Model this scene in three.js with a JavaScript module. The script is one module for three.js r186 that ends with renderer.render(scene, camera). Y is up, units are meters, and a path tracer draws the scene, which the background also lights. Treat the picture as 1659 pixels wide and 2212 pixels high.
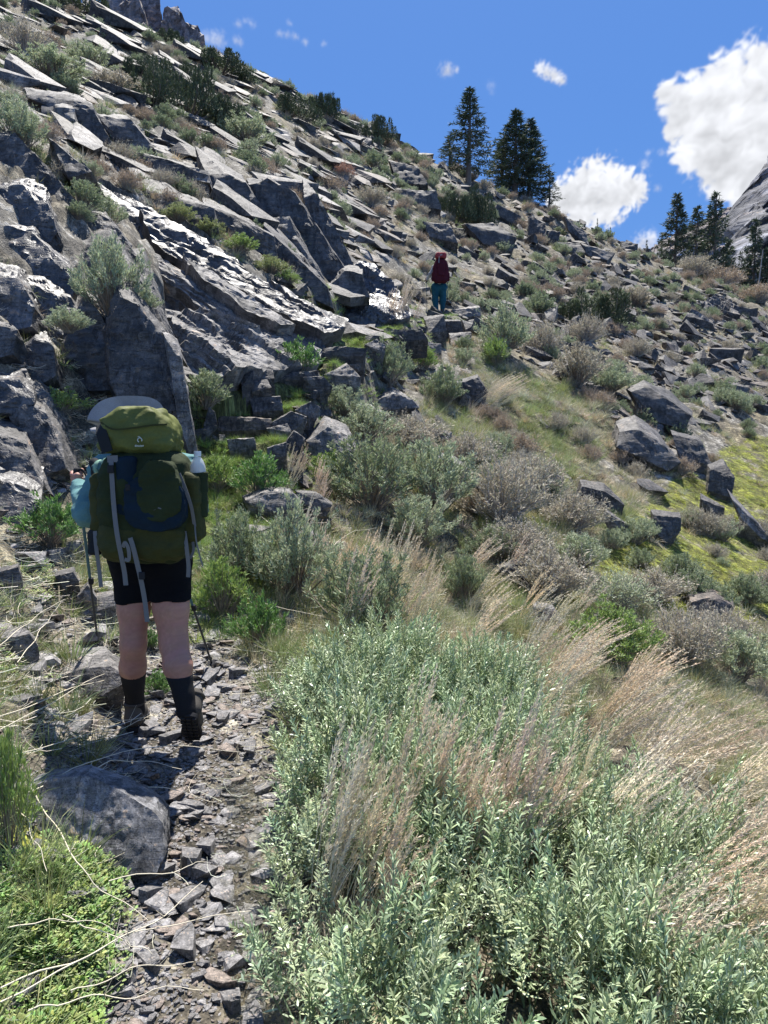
import * as THREE from 'three';
import { ConvexGeometry } from 'three/addons/geometries/ConvexGeometry.js';
import { RoundedBoxGeometry } from 'three/addons/geometries/RoundedBoxGeometry.js';
import { TextGeometry } from 'three/addons/geometries/TextGeometry.js';
import { FontLoader } from 'three/addons/loaders/FontLoader.js';
import { mergeGeometries, mergeVertices, toCreasedNormals } from 'three/addons/utils/BufferGeometryUtils.js';
import { createNoise2D, createNoise3D } from 'simplex-noise';

// ---------- camera, sky, sun, exposure ----------
const PITCH = THREE.MathUtils.degToRad(5), CP = Math.cos(PITCH), SP = Math.sin(PITCH), EYE = 1.6, FOC = 1597;
const scene = new THREE.Scene();
const camera = new THREE.PerspectiveCamera(2 * Math.atan(1106 / FOC) * 180 / Math.PI, 0.75, 0.05, 6000);
camera.position.set(0, EYE, 0);
camera.rotation.x = -PITCH;
const renderer = new THREE.WebGLRenderer({ antialias: true });
renderer.toneMapping = THREE.LinearToneMapping;
renderer.toneMappingExposure = 2.2;
renderer.shadowMap.enabled = true;

const SUN_EL = THREE.MathUtils.degToRad(65), SUN_AZ = THREE.MathUtils.degToRad(2);
const SUN = new THREE.Vector3(Math.sin(SUN_AZ) * Math.cos(SUN_EL), Math.sin(SUN_EL), -Math.cos(SUN_AZ) * Math.cos(SUN_EL));
const sun = new THREE.DirectionalLight(new THREE.Color(1, 0.955, 0.88), 5);
sun.name = 'sun';
sun.position.copy(SUN).multiplyScalar(150).add(new THREE.Vector3(0, 5, -30));
sun.target.position.set(0, 5, -30);
sun.castShadow = true;
Object.assign(sun.shadow.camera, { left: -70, right: 70, top: 70, bottom: -70, near: 1, far: 400 });
sun.shadow.mapSize.set(4096, 4096);
scene.add(sun, sun.target);

const rngOf = (a) => () => { a = (a + 0x6d2b79f5) | 0; let t = Math.imul(a ^ (a >>> 15), 1 | a); t = (t + Math.imul(t ^ (t >>> 7), 61 | t)) ^ t; return ((t ^ (t >>> 14)) >>> 0) / 4294967296; };
const n2 = createNoise2D(rngOf(11)), n3 = createNoise3D(rngOf(12));
const clamp = THREE.MathUtils.clamp, lerp = THREE.MathUtils.lerp, sstep = (a, b, x) => { const t = clamp((x - a) / (b - a), 0, 1); return t * t * (3 - 2 * t); };
const fbm2 = (x, y, o = 4) => { let s = 0, a = 0.5; for (let i = 0; i < o; i++) { s += a * n2(x, y); x = x * 2.03 + 17.1; y = y * 2.03 - 9.2; a *= 0.5; } return s; };
const fbm3 = (x, y, z, o = 4) => { let s = 0, a = 0.5; for (let i = 0; i < o; i++) { s += a * n3(x, y, z); x = x * 2.03 + 7.7; y = y * 2.03 - 3.1; z = z * 2.03 + 1.9; a *= 0.5; } return s; };

// a direction measured in the photograph (1659 x 2212 reading): sideways and upward slope per metre forward
const ray = (u, v) => { const X = (u - 829.5) / FOC, Y = (1106 - v) / FOC, d = CP + Y * SP; return [X / d, (Y * CP - SP) / d]; };
const P = (u, v, D) => { const [s, t] = ray(u, v); return new THREE.Vector3(s * D, EYE + t * D, -D); };

// the sky: blue air with fair-weather cumulus, computed for every direction
{
  const W = 4096, H = 2048, data = new Float32Array(W * H * 4), R2D = 180 / Math.PI;
  const azel = (u, v) => { const [s, t] = ray(u, v); return [Math.atan2(s, 1) * R2D, Math.atan2(t, Math.hypot(1, s)) * R2D]; };
  // clouds: lists of puffs [u, v, radius] in the reading, stretch, softness, strength
  const C = [
    { p: [[1492, 232, 52], [1550, 215, 62], [1615, 185, 62], [1650, 160, 45], [1468, 268, 34], [1535, 285, 70], [1630, 270, 90], [1500, 330, 40], [1560, 345, 62], [1640, 360, 75], [1600, 400, 40], [1560, 400, 26], [1740, 260, 110], [1740, 390, 80], [1440, 205, 22]], soft: 0.2, k: 1 },
    { p: [[1290, 415, 60], [1228, 432, 46], [1345, 415, 46], [1285, 385, 34], [1255, 462, 40], [1310, 458, 36], [1372, 408, 18]], soft: 0.2, k: 1 },
    { p: [[1168, 150, 15], [1182, 158, 15], [1198, 166, 15], [1212, 174, 12]], soft: 0.6, k: 0.9 },
    { p: [[966, 152, 18], [986, 150, 8]], soft: 0.9, k: 0.7 },
    { p: [[1395, 525, 28], [1380, 535, 20], [1408, 512, 14]], soft: 0.8, k: 0.85 },
    { p: [[1392, 355, 14], [1420, 408, 10], [1400, 330, 8], [1430, 330, 10]], soft: 1.2, k: 0.5 },
    { p: [[470, 88, 20], [450, 84, 16], [515, 90, 12]], soft: 1.0, k: 0.6 },
    { p: [[605, 74, 9], [620, 76, 9], [638, 80, 9], [660, 92, 9], [625, 50, 7], [700, 95, 7]], soft: 1.2, k: 0.55 },
    { p: [[515, 52, 10], [545, 52, 11], [532, 46, 8]], soft: 1.3, k: 0.45 },
    { p: [[1060, 186, 12], [1062, 200, 8]], soft: 1.4, k: 0.3 },
  ].map((c) => ({ ...c, p: c.p.map(([u, v, r]) => [...azel(u, v), r / FOC * R2D * 0.93]) }));
  const cr = rngOf(5);
  for (let k = 0; k < 15; k++) {                       // the same kind of clouds all round, outside the frame
    const az = 36 + cr() * 288, el = 12 + cr() * 26, r = 3 + cr() * 5, p = [];
    for (let i = 0; i < 9; i++) p.push([az + (cr() - 0.5) * r * 3.4, el + (cr() - 0.3) * r * 1.2, r * (0.35 + cr() * 0.45)]);
    C.push({ p: p.map(([a, e, q]) => [a > 180 ? a - 360 : a, e, q]), soft: 0.35, k: 1 });
  }
  for (const c of C) c.box = [Math.min(...c.p.map((q) => q[0] - q[2] * 2.2)), Math.max(...c.p.map((q) => q[0] + q[2] * 2.2)), Math.min(...c.p.map((q) => q[1] - q[2] * 2.2)), Math.max(...c.p.map((q) => q[1] + q[2] * 2.2))];
  for (let row = 0; row < H; row++) {
    const up = ((row + 0.5) / H - 0.5) * Math.PI, el = up * R2D, sy = Math.sin(up), e = clamp(el, 0, 90) / 90;
    const live = C.filter((c) => el > c.box[2] && el < c.box[3]);
    const h0 = Math.exp(-e * 9), z0 = Math.pow(e, 0.8);
    const base = [lerp(0.092, 0.055, z0) + 0.17 * h0, lerp(0.285, 0.175, z0) + 0.24 * h0, lerp(0.80, 0.56, z0) + 0.16 * h0];
    for (let col = 0; col < W; col++) {
      const round = ((col + 0.5) / W - 0.5) * 2 * Math.PI, x = Math.cos(round) * Math.cos(up), z = Math.sin(round) * Math.cos(up);
      const o = (row * W + col) * 4, cs = x * SUN.x + sy * SUN.y + z * SUN.z;
      const au = 0.10 * Math.exp((cs - 1) * 5) + 0.5 * Math.exp((cs - 1) * 60);
      let r = base[0] + au, g = base[1] + au * 1.05, b = base[2] + au * 0.9;
      if (live.length) {
        const az = Math.atan2(x, -z) * R2D;
        for (const c of live) {
          if (az < c.box[0] || az > c.box[1]) continue;
          let se = 0, hgt = 0, rr = 1, best = -9;
          for (const q of c.p) { const dx = (az - q[0]) * Math.cos(up), dy = el - q[1], d = 1 - Math.hypot(dx, dy * (dy < 0 ? 1.25 : 1)) / q[2]; se += Math.exp(Math.max(d, -4) * 5); if (d > best) { best = d; rr = q[2]; } }
          const f = Math.log(se) / 5; hgt = (el - (c.box[2] + c.box[3]) / 2) / (c.box[3] - c.box[2]) * 2;
          if (f < -1.3) continue;
          const kk = c.kk ??= clamp(2.2 / Math.max(...c.p.map((q) => q[2])), 0.5, 2.2), ax = az * Math.cos(up), w = 0.5 * fbm2(ax * 0.3 * kk + 3, el * 0.3 * kk, 3), nz = 0.72 * (0.5 - Math.abs(fbm2(ax * 0.5 * kk + w, el * 0.5 * kk + 2 * w, 3)) * 1.5) - 0.12 + 0.5 * fbm2(ax * 1.2 * kk + w, el * 1.2 * kk - w, 6);
          const a = sstep(-0.1, c.soft * 1.25, f * 0.9 + nz * 0.62 + 0.02) * c.k;
          if (a <= 0) continue;
          const puff = fbm2(az * 0.3 + 40 + w, el * 0.4 - 7, 3), lit = clamp(0.95 + 0.28 * puff + 0.16 * nz + 0.12 * clamp(hgt, -1, 1) - 0.10 * sstep(0.3, 1.1, f), 0.7, 1.12);
          r = lerp(r, 0.90 * lit, a); g = lerp(g, 0.92 * lit, a); b = lerp(b, 0.97 * lit, a);
        }
      }
      data[o] = r; data[o + 1] = g; data[o + 2] = b; data[o + 3] = 1;
    }
  }
  const t = new THREE.DataTexture(data, W, H, THREE.RGBAFormat, THREE.FloatType);
  t.mapping = THREE.EquirectangularReflectionMapping; t.magFilter = THREE.LinearFilter; t.needsUpdate = true;
  scene.background = t; scene.environment = t;
  scene.backgroundIntensity = 0.47; scene.environmentIntensity = 0.47;
}
// ---------- helpers for things ----------
const taken = new Map();
function numbered(n) { const k = taken.get(n) ?? 0; taken.set(n, k + 1); return k ? n + '_' + String(k).padStart(3, '0') : n; }
function tag(o, label, category, group, kind) { if (label) o.userData.label = label; if (category) o.userData.category = category; if (group) o.userData.group = group; if (kind) o.userData.kind = kind; return o; }
function put(o) { scene.add(o); return o; }
function mesh(name, geo, mat, parent) { const m = new THREE.Mesh(geo, mat); m.name = parent ? name : numbered(name); m.castShadow = m.receiveShadow = true; (parent ?? scene).add(m); return m; }
function group(name, pos, label, category, grp) { const g = new THREE.Group(); g.name = numbered(name); if (pos) g.position.copy(pos); tag(g, label, category, grp); scene.add(g); return g; }
function copyOf(o, pos, turn, scale, label, grp) { const c = o.clone(); c.userData = { ...o.userData }; c.name = numbered(o.name.replace(/_\d{3}$/, '')); c.position.copy(pos); c.rotation.set(0, turn, 0); c.scale.setScalar(scale); if (label) c.userData.label = label; if (grp) c.userData.group = grp; scene.add(c); return c; }

// ---------- the lie of the land ----------
// readings: [u, v, metres forward]
const PTS = [
  [1100, 1400, 6.6], [1400, 1400, 7.5], [1650, 1400, 8.5], [1000, 1250, 8], [1200, 1200, 9.2], [1400, 1200, 10], [1650, 1200, 12.5], [700, 1250, 6.8], [600, 1400, 5],
  [700, 1100, 8.3], [850, 1050, 9.7], [1000, 1000, 11.5], [1200, 1000, 13.5], [1400, 1000, 16], [1650, 1000, 19], [1400, 1100, 12.5], [1650, 1100, 15],
  [850, 900, 13], [1000, 850, 15.5], [1200, 880, 16.8], [1200, 800, 21], [1400, 800, 26], [1650, 800, 34], [1400, 900, 19.5], [1650, 900, 24],
  [1050, 740, 20], [1200, 700, 29], [1400, 680, 42], [1650, 700, 50], [1200, 600, 43], [1400, 600, 58], [1650, 645, 66],
  [1400, 548, 72], [1300, 505, 74], [1200, 465, 76], [1100, 420, 75], [1000, 380, 74], [1000, 600, 34], [1000, 500, 50], [950, 682, 23.4], [850, 640, 24], [850, 540, 30],
  [850, 305, 72], [730, 258, 70], [550, 168, 66], [440, 112, 62], [330, 88, 60], [240, 52, 58], [150, 24, 56], [40, -16, 54], [850, 450, 40], [700, 350, 42], [500, 250, 38], [300, 150, 38], [150, 95, 36], [100, 170, 24], [40, 250, 15],
  [80, 215, 18], [270, 330, 18.5], [480, 390, 19], [680, 450, 20.5], [780, 560, 22], [400, 465, 14.5], [520, 530, 14.5], [640, 610, 14.5], [740, 690, 15], [260, 410, 14],
  [0, 1180, 5.2], [100, 1120, 5.6], [180, 950, 6.9], [400, 960, 8.0], [0, 400, 9], [150, 420, 10], [300, 660, 8.6], [0, 700, 7], [380, 800, 9], [0, 1000, 6],
  [450, 1250, 6.0], [450, 1150, 7.0], [480, 1000, 8.3], [520, 920, 9.6], [580, 860, 10.7], [640, 800, 11.5], [690, 770, 12.4], [800, 715, 16], [870, 700, 19.5],
  [1850, 760, 55], [1850, 1000, 22], [1850, 1200, 14], [1850, 690, 75], [1850, 1500, 8], [-200, 1150, 4.8], [-200, 400, 8.5], [-200, 0, 38], [-200, 200, 15],
];
const SKYLINE = [[-250, -120, 56], [100, 8, 58], [330, 90, 60], [550, 168, 66], [730, 258, 70], [850, 305, 72], [1000, 380, 74], [1200, 465, 76], [1400, 548, 72], [1650, 645, 66], [1900, 720, 75]];
const DATA = PTS.map(([u, v, D]) => { const [s, t] = ray(u, v); return [s, D, t]; });
for (const [u, v, D] of SKYLINE) for (const [k, f] of [[110, 1.3], [330, 1.9]]) { const [s, t] = ray(u, v + k); DATA.push([s, D * f, t]); }
for (const [x, y, D] of [[-1.5, 0.2, 1], [-0.5, 0, 1], [0, -0.02, 1], [0.6, -0.12, 1], [1.5, -0.45, 1], [-2, 0.45, 2], [-1.2, 0.14, 2], [-0.55, 0.0, 2], [0, -0.02, 2], [0.6, -0.14, 2], [1.2, -0.36, 2], [2.2, -0.85, 2],
  [-1.6, 0.34, 2.8], [-0.75, 0.07, 2.8], [-0.2, 0.04, 2.8], [0.6, -0.14, 2.8], [1.4, -0.5, 2.8], [-2, 0.55, 3.6], [-1.05, 0.16, 3.6], [-1.27, 0.15, 3.8], [-1.4, 0.17, 3.9], [-1.25, 0.15, 4.05], [-0.4, 0.16, 3.6], [0.4, 0, 3.6], [1.3, -0.3, 3.6], [2.2, -0.75, 3.6],
  [-2.6, 1.0, 5], [-1.3, 0.34, 5], [-0.3, 0.33, 5], [0.8, 0, 5], [2, -0.45, 5], [3.2, -1.0, 5]]) DATA.push([x / D, D, (y - EYE) / D]);
const rk = (a, b) => Math.hypot((a[0] - b[0]) * 3.2, Math.log(a[1] / b[1]) * 1.6);
const WGT = (() => {                                    // linear-kernel interpolation through all readings
  const n = DATA.length, N = n + 1, A = [];
  for (let i = 0; i < n; i++) { A.push(new Float64Array(N + 1)); for (let j = 0; j < n; j++) A[i][j] = rk(DATA[i], DATA[j]); A[i][i] -= 0.012; A[i][n] = 1; A[i][N] = DATA[i][2]; }
  A.push(new Float64Array(N + 1)); for (let j = 0; j < n; j++) A[n][j] = 1;
  for (let c = 0; c < N; c++) {
    let p = c; for (let r = c + 1; r < N; r++) if (Math.abs(A[r][c]) > Math.abs(A[p][c])) p = r;
    [A[c], A[p]] = [A[p], A[c]];
    for (let r = 0; r < N; r++) if (r !== c && A[r][c]) { const f = A[r][c] / A[c][c]; for (let k = c; k <= N; k++) A[r][k] -= f * A[c][k]; }
  }
  return A.map((row, i) => row[N] / row[i]);
})();
function baseH(s, D) { let t = WGT[DATA.length]; const q = [s, D]; for (let i = 0; i < DATA.length; i++) t += WGT[i] * rk(q, DATA[i]); return EYE + D * t; }
// the baked grid of heights: columns of sideways slope, rows of distance
const NS = 520, ND = 600, D0 = 0.9, D1 = 150, SC = [];
for (let i = 0; i <= NS; i++) { const q = i / NS * 2 - 1; SC.push(0.66 * q + 0.74 * Math.sign(q) * Math.pow(Math.abs(q), 7)); }
const sIndex = (s) => { let a = 0, b = NS; s = clamp(s, SC[0], SC[NS]); while (b - a > 1) { const m = (a + b) >> 1; if (SC[m] <= s) a = m; else b = m; } return a + (s - SC[a]) / (SC[b] - SC[a]); };
const dRow = (D) => clamp(Math.log(D / D0) / Math.log(D1 / D0), 0, 1) * ND, rowD = (j) => D0 * Math.pow(D1 / D0, j / ND);
const GRID = new Float32Array((NS + 1) * (ND + 1));
for (let j = 0; j <= ND; j++) for (let i = 0; i <= NS; i++) GRID[j * (NS + 1) + i] = baseH(clamp(SC[i], -0.95, 0.95), rowD(j));
function sampleGrid(G, x, z) {
  const D = Math.max(-z, D0), a = sIndex(x / D), b = dRow(D), i = Math.min(NS - 1, Math.floor(a)), j = Math.min(ND - 1, Math.floor(b)), f = a - i, g = b - j, k = j * (NS + 1) + i;
  return lerp(lerp(G[k], G[k + 1], f), lerp(G[k + NS + 1], G[k + NS + 2], f), g);
}
const H = (x, z) => sampleGrid(GRID, x, z);
function hit(u, v) {                                    // where that line of sight meets the ground
  const [s, t] = ray(u, v); let pd = 1;
  for (let D = 1; D < 145; D *= 1.006) {
    if (H(s * D, -D) >= EYE + t * D) { let a = pd, b = D; for (let k = 0; k < 12; k++) { const m = (a + b) / 2; if (H(s * m, -m) >= EYE + t * m) b = m; else a = m; } return new THREE.Vector3(s * b, H(s * b, -b), -b); }
    pd = D;
  }
  return null;
}
const ground = (u, v) => hit(u, v) ?? P(u, v, 74);
const onGround = (x, z, dy = 0) => new THREE.Vector3(x, H(x, z) + dy, z);
// zones are polygons on the ground plan, traced from where they are seen
const plan = (...uv) => uv.map(([u, v]) => { const p = ground(u, v); return [p.x, p.z]; });
function inside(poly, x, z) { let c = false; for (let i = 0, j = poly.length - 1; i < poly.length; j = i++) { const [a, b] = poly[i], [d, e] = poly[j]; if ((b > z) !== (e > z) && x < (d - a) * (z - b) / (e - b) + a) c = !c; } return c; }
const TRAIL = [[-0.42, -0.9], [-0.48, -1.6], [-0.55, -2.3], [-0.72, -2.9], [-0.95, -3.5], [-1.2, -4.3], [-1.35, -5.2], ...[[450, 1180], [490, 1020], [510, 930], [560, 870], [625, 800], [690, 755], [790, 715], [870, 700], [945, 684]].map(([u, v]) => { const p = ground(u, v); return [p.x, p.z]; })];
function toTrail(x, z) { let best = 1e9; for (let i = 0; i + 1 < TRAIL.length; i++) { const [a, b] = TRAIL[i], [c, d] = TRAIL[i + 1], l = (c - a) ** 2 + (d - b) ** 2, t = clamp(((x - a) * (c - a) + (z - b) * (d - b)) / l, 0, 1); best = Math.min(best, Math.hypot(x - a - t * (c - a), z - b - t * (d - b))); } return best; }
const ZONE = {
  moss: plan([1180, 1330], [1310, 1170], [1440, 1050], [1560, 970], [1659, 940], [1850, 960], [1850, 1300], [1659, 1350], [1500, 1345], [1350, 1300]),
  green: plan([1050, 760], [1230, 830], [1340, 930], [1290, 1010], [1400, 1120], [1200, 1180], [1060, 1080], [980, 960], [900, 900]),
  sage: [[-0.20, -1.2], [-0.25, -1.9], [-0.33, -2.5], [-0.38, -3.1], [-0.46, -3.8], [-0.30, -4.5], [0.35, -4.7], [0.78, -4.3], [0.95, -3.5], [2.3, -3.15], [3.3, -2.9], [3.2, -1.0], [0.7, -0.95]],
  bank: [[-1.9, -0.8], [-0.74, -0.8], [-0.8, -1.9], [-0.95, -2.5], [-1.3, -2.7], [-2.2, -2.9]],
  talus: plan([960, 700], [1090, 620], [1200, 560], [1400, 590], [1659, 690], [1659, 900], [1450, 850], [1280, 800], [1120, 740]),
};
function trailPoint(x, z) { let best = 1e9, p = null; for (let i = 0; i + 1 < TRAIL.length; i++) { const [a, b] = TRAIL[i], [c, d] = TRAIL[i + 1], l = (c - a) ** 2 + (d - b) ** 2, t = clamp(((x - a) * (c - a) + (z - b) * (d - b)) / l, 0, 1), X = a + t * (c - a), Z = b + t * (d - b), q = Math.hypot(x - X, z - Z); if (q < best) { best = q; p = [X, Z]; } } return p; }
const BASE = GRID.slice();
const rockiness = (x, z) => { const D = -z; return D < 4 ? 0.25 : clamp(0.55 + 0.6 * fbm2(x * 0.13 + 3, z * 0.13, 3), 0.1, 1); };
// small relief: ledges of the dipping beds, hummocks, the worn trail
for (let j = 0; j <= ND; j++) {
  const D = rowD(j);
  for (let i = 0; i <= NS; i++) {
    const k = j * (NS + 1) + i, x = SC[i] * D, z = -D, y = GRID[k], tr = toTrail(x, z);
    const far = sstep(5, 14, D), q = (y * 0.8 + x * 0.38 - D * 0.30) / (0.55 + 0.02 * D) + 1.3 * fbm2(x * 0.12, z * 0.12, 3), saw = q - Math.floor(q), led = (saw < 0.72 ? saw / 0.72 : (1 - saw) / 0.28) - 0.5;
    const slabby = 0.4 * fbm2(x * 0.5 + y * 0.2, z * 0.5, 4);
    let dy = far * rockiness(x, z) * (led * (0.16 + 0.010 * D) + slabby * (0.3 + 0.012 * D)) * sstep(78, 62, D);
    dy += (1 - far) * (0.09 * fbm2(x * 1.1, z * 1.1, 3) + 0.03 * fbm2(x * 4.5, z * 4.5, 3));
    const w = Math.max(sstep(0.55, 0.2, tr) * sstep(24, 20, D), sstep(0.5, 0.25, Math.hypot(x + 1.27, z + 3.85)));
    dy = lerp(dy, -0.04 + 0.025 * fbm2(x * 5, z * 5, 3), w);
    if (D > 5 && D < 25 && tr < 1.1) {                     // the built trail: level across, climbing in treads and risers
      const [tx, tz] = trailPoint(x, z), yc = sampleGrid(BASE, tx, tz), q = yc / 0.21, st = (Math.floor(q) + sstep(0.72, 1, q - Math.floor(q))) * 0.21, level = lerp(yc, st, sstep(7, 8.5, D) * sstep(16, 13.5, D)), side = sstep(x < tx ? 0.75 : 1.05, x < tx ? 0.42 : 0.55, tr) * sstep(5, 6.5, D) * sstep(25, 22, D);
      GRID[k] = lerp(GRID[k], level, side);
    }
    dy += sstep(5, 8, D) * sstep(45, 30, D) * sstep(0.5, 1.2, tr) * (SC[i] < 0.02 ? 1 : 0.35) * (0.16 * (0.5 - Math.abs(fbm2(x * 0.9 + y * 0.5, z * 0.9 + 4, 4)) * 2) + 0.05 * fbm2(x * 4, z * 4, 3));
    GRID[k] += dy;
  }
}

// bedding planes of the big slabs: the ground lies under them
const nSlab = new THREE.Vector3(0.343, 0.779, 0.526).normalize(), nPale = new THREE.Vector3(0.40, 0.80, 0.44).normalize(), nStream = new THREE.Vector3(0.16, 0.70, 0.70).normalize();
const SLABS = [
  { n: nSlab, p: P(420, 620, 12.1), px: [[150, 398], [215, 408], [330, 462], [450, 515], [540, 585], [650, 640], [752, 692], [705, 735], [694, 775], [600, 772], [520, 765], [420, 810], [372, 745], [335, 650], [262, 565], [185, 500]] },
  { n: nPale, p: P(470, 740, 10.2), px: [[330, 640], [430, 660], [520, 700], [640, 742], [697, 752], [690, 775], [600, 790], [520, 800], [440, 812], [395, 800], [365, 730]] },
  { n: nStream, p: P(820, 650, 17), px: [[765, 578], [800, 572], [850, 610], [890, 665], [880, 690], [800, 700], [740, 700], [745, 655], [795, 642]] },
];
for (const q of SLABS) {
  q.poly = q.px.map(([u, v]) => { const d = P(u, v, 1).sub(camera.position), t = q.p.clone().sub(camera.position).dot(q.n) / d.dot(q.n); d.multiplyScalar(t); return [d.x, d.z]; });
  q.y = (x, z) => q.p.y - (q.n.x * (x - q.p.x) + q.n.z * (z - q.p.z)) / q.n.y;
  for (let j = 0; j <= ND; j++) for (let i = 0, D = rowD(j); i <= NS; i++) { const x = SC[i] * D, k = j * (NS + 1) + i; if (inside(q.poly, x, -D)) GRID[k] = q.y(x, -D) - 0.36; }
}
const onSlab = (x, z) => SLABS.some((q) => inside(q.poly, x, z));
// ---------- computed textures ----------
function tileNoise(n, cells, seed, oct = 5, sx = 1, sy = 1) {   // periodic fractal value noise, 0..1
  const out = new Float32Array(n * n); let amp = 1, tot = 0, c = cells;
  for (let o = 0; o < oct; o++) {
    const cx = Math.max(1, Math.round(c * sx)), cy = Math.max(1, Math.round(c * sy)), r = rngOf(seed * 131 + o * 17), lat = new Float32Array(cx * cy).map(() => r());
    for (let y = 0; y < n; y++) {
      const gy = y / n * cy, iy = Math.floor(gy), fy = gy - iy, ty = fy * fy * (3 - 2 * fy), y0 = iy % cy * cx, y1 = (iy + 1) % cy * cx;
      for (let x = 0; x < n; x++) { const gx = x / n * cx, ix = Math.floor(gx), fx = gx - ix, tx = fx * fx * (3 - 2 * fx), x0 = ix % cx, x1 = (ix + 1) % cx; out[y * n + x] += amp * lerp(lerp(lat[y0 + x0], lat[y0 + x1], tx), lerp(lat[y1 + x0], lat[y1 + x1], tx), ty); }
    }
    tot += amp; amp *= 0.55; c *= 2;
  }
  for (let i = 0; i < out.length; i++) out[i] /= tot;
  return out;
}
function texture(n, f, srgb) {
  const d = new Uint8Array(n * n * 4);
  for (let i = 0; i < n * n; i++) { const c = f(i, i % n, Math.floor(i / n)); d[i * 4] = clamp(c[0], 0, 1) * 255; d[i * 4 + 1] = clamp(c[1], 0, 1) * 255; d[i * 4 + 2] = clamp(c[2], 0, 1) * 255; d[i * 4 + 3] = 255; }
  const t = new THREE.DataTexture(d, n, n); t.wrapS = t.wrapT = THREE.RepeatWrapping; t.magFilter = THREE.LinearFilter; t.minFilter = THREE.LinearMipmapLinearFilter; if (srgb) t.colorSpace = THREE.SRGBColorSpace; t.needsUpdate = true; return t;
}
const TN = 1024, A1 = tileNoise(TN, 4, 1, 7), A2 = tileNoise(TN, 24, 2, 5), A3 = tileNoise(TN, 160, 3, 3), A4 = tileNoise(TN, 6, 4, 5, 1, 6), A5 = tileNoise(TN, 9, 5, 6), A6 = tileNoise(TN, 5, 6, 6, 4, 1);
const ridge = (x) => 1 - Math.abs(2 * x - 1);
const crack = (i) => 0.6 * sstep(0.975, 0.998, ridge(A1[i])) + 0.8 * sstep(0.97, 0.995, ridge(A4[i]));
const rockMap = texture(TN, (i) => {
  let g = 0.60 + 0.42 * (A1[i] - 0.5) + 0.34 * (A2[i] - 0.5) + 0.34 * (A3[i] - 0.5) + 0.25 * (A4[i] - 0.5);
  const li = sstep(0.60, 0.68, A5[i] * 0.6 + A2[i] * 0.4), dk = sstep(0.58, 0.68, A6[i]), cr = clamp(crack(i), 0, 1);
  g = lerp(g, 0.86, li * 0.4); g = lerp(g, g * 0.62, dk * 0.6); g *= 1 - 0.45 * cr;
  const rust = sstep(0.62, 0.74, A2[i] * 0.5 + A4[i] * 0.5) * 0.16;
  return [g * (0.985 + rust), g * (0.99 + rust * 0.2), g * (1.03 - rust * 0.7)];
}, true);
const rockBump = texture(TN, (i) => { const b = 0.45 * A1[i] + 0.16 * A2[i] + 0.08 * A3[i] + 0.35 * A4[i] - 0.2 * clamp(crack(i), 0, 1); return [b, b, b]; });
const soilMap = texture(TN, (i) => { const g = 0.62 + 0.45 * (A5[i] - 0.5) + 0.55 * (A2[i] - 0.5) + 0.55 * (A3[i] - 0.5); const p = sstep(0.58, 0.64, A2[i]) * 0.18; return [g + p, g * 0.97 + p, g * 0.9 + p]; }, true);
const soilBump = texture(TN, (i) => { const b = 0.5 * A2[i] + 0.35 * A3[i] + 0.2 * A5[i]; return [b, b, b]; });
const wetMask = texture(512, (i, x, y) => { const k = (y * 2) * TN + x * 2, w = sstep(0.45, 0.6, A6[k] * 0.7 + A1[k] * 0.3); return [w, 0.25 + 0.3 * A2[k], w]; });
const weave = texture(256, (i, x, y) => { const b = 0.5 + 0.25 * Math.sin(x * Math.PI / 4) + 0.25 * Math.sin(y * Math.PI / 4); return [b, b, b]; });
const clothMap = texture(256, (i, x, y) => { const k = (y * 4) * TN + x * 4, g = 0.86 + 0.22 * (A1[k] - 0.5) + 0.16 * (A3[k] - 0.5); return [g, g, g]; }, true);
const lin = (r, g, b) => new THREE.Color().setRGB(r, g, b);
const rockMat = (c, o = {}) => new THREE.MeshStandardMaterial({ color: c, map: rockMap, bumpMap: rockBump, bumpScale: 0.03, roughness: 0.74, ...o });
const ROCK = [rockMat(lin(0.33, 0.305, 0.265)), rockMat(lin(0.24, 0.222, 0.195)), rockMat(lin(0.49, 0.455, 0.395)), rockMat(lin(0.38, 0.31, 0.24))], PEBBLE = [0, 1, 2, 3].map((k) => rockMat(lin(...[[0.6, 0.57, 0.52], [0.42, 0.40, 0.37], [0.8, 0.76, 0.69], [0.56, 0.45, 0.35]][k]), { bumpScale: 0.002 }));
const ROCK_WET = new THREE.MeshPhysicalMaterial({ color: lin(0.25, 0.232, 0.205), map: rockMap, bumpMap: rockBump, bumpScale: 0.035, roughness: 0.55, clearcoat: 0.28, clearcoatMap: wetMask, clearcoatRoughness: 0.42 });
const leafMat = (c, o = {}) => new THREE.MeshPhysicalMaterial({ color: c, vertexColors: true, roughness: 0.8, transmission: 0.4, side: THREE.DoubleSide, ...o });
const twigMat = (c) => new THREE.MeshStandardMaterial({ color: c, roughness: 0.9, vertexColors: true });
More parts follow.
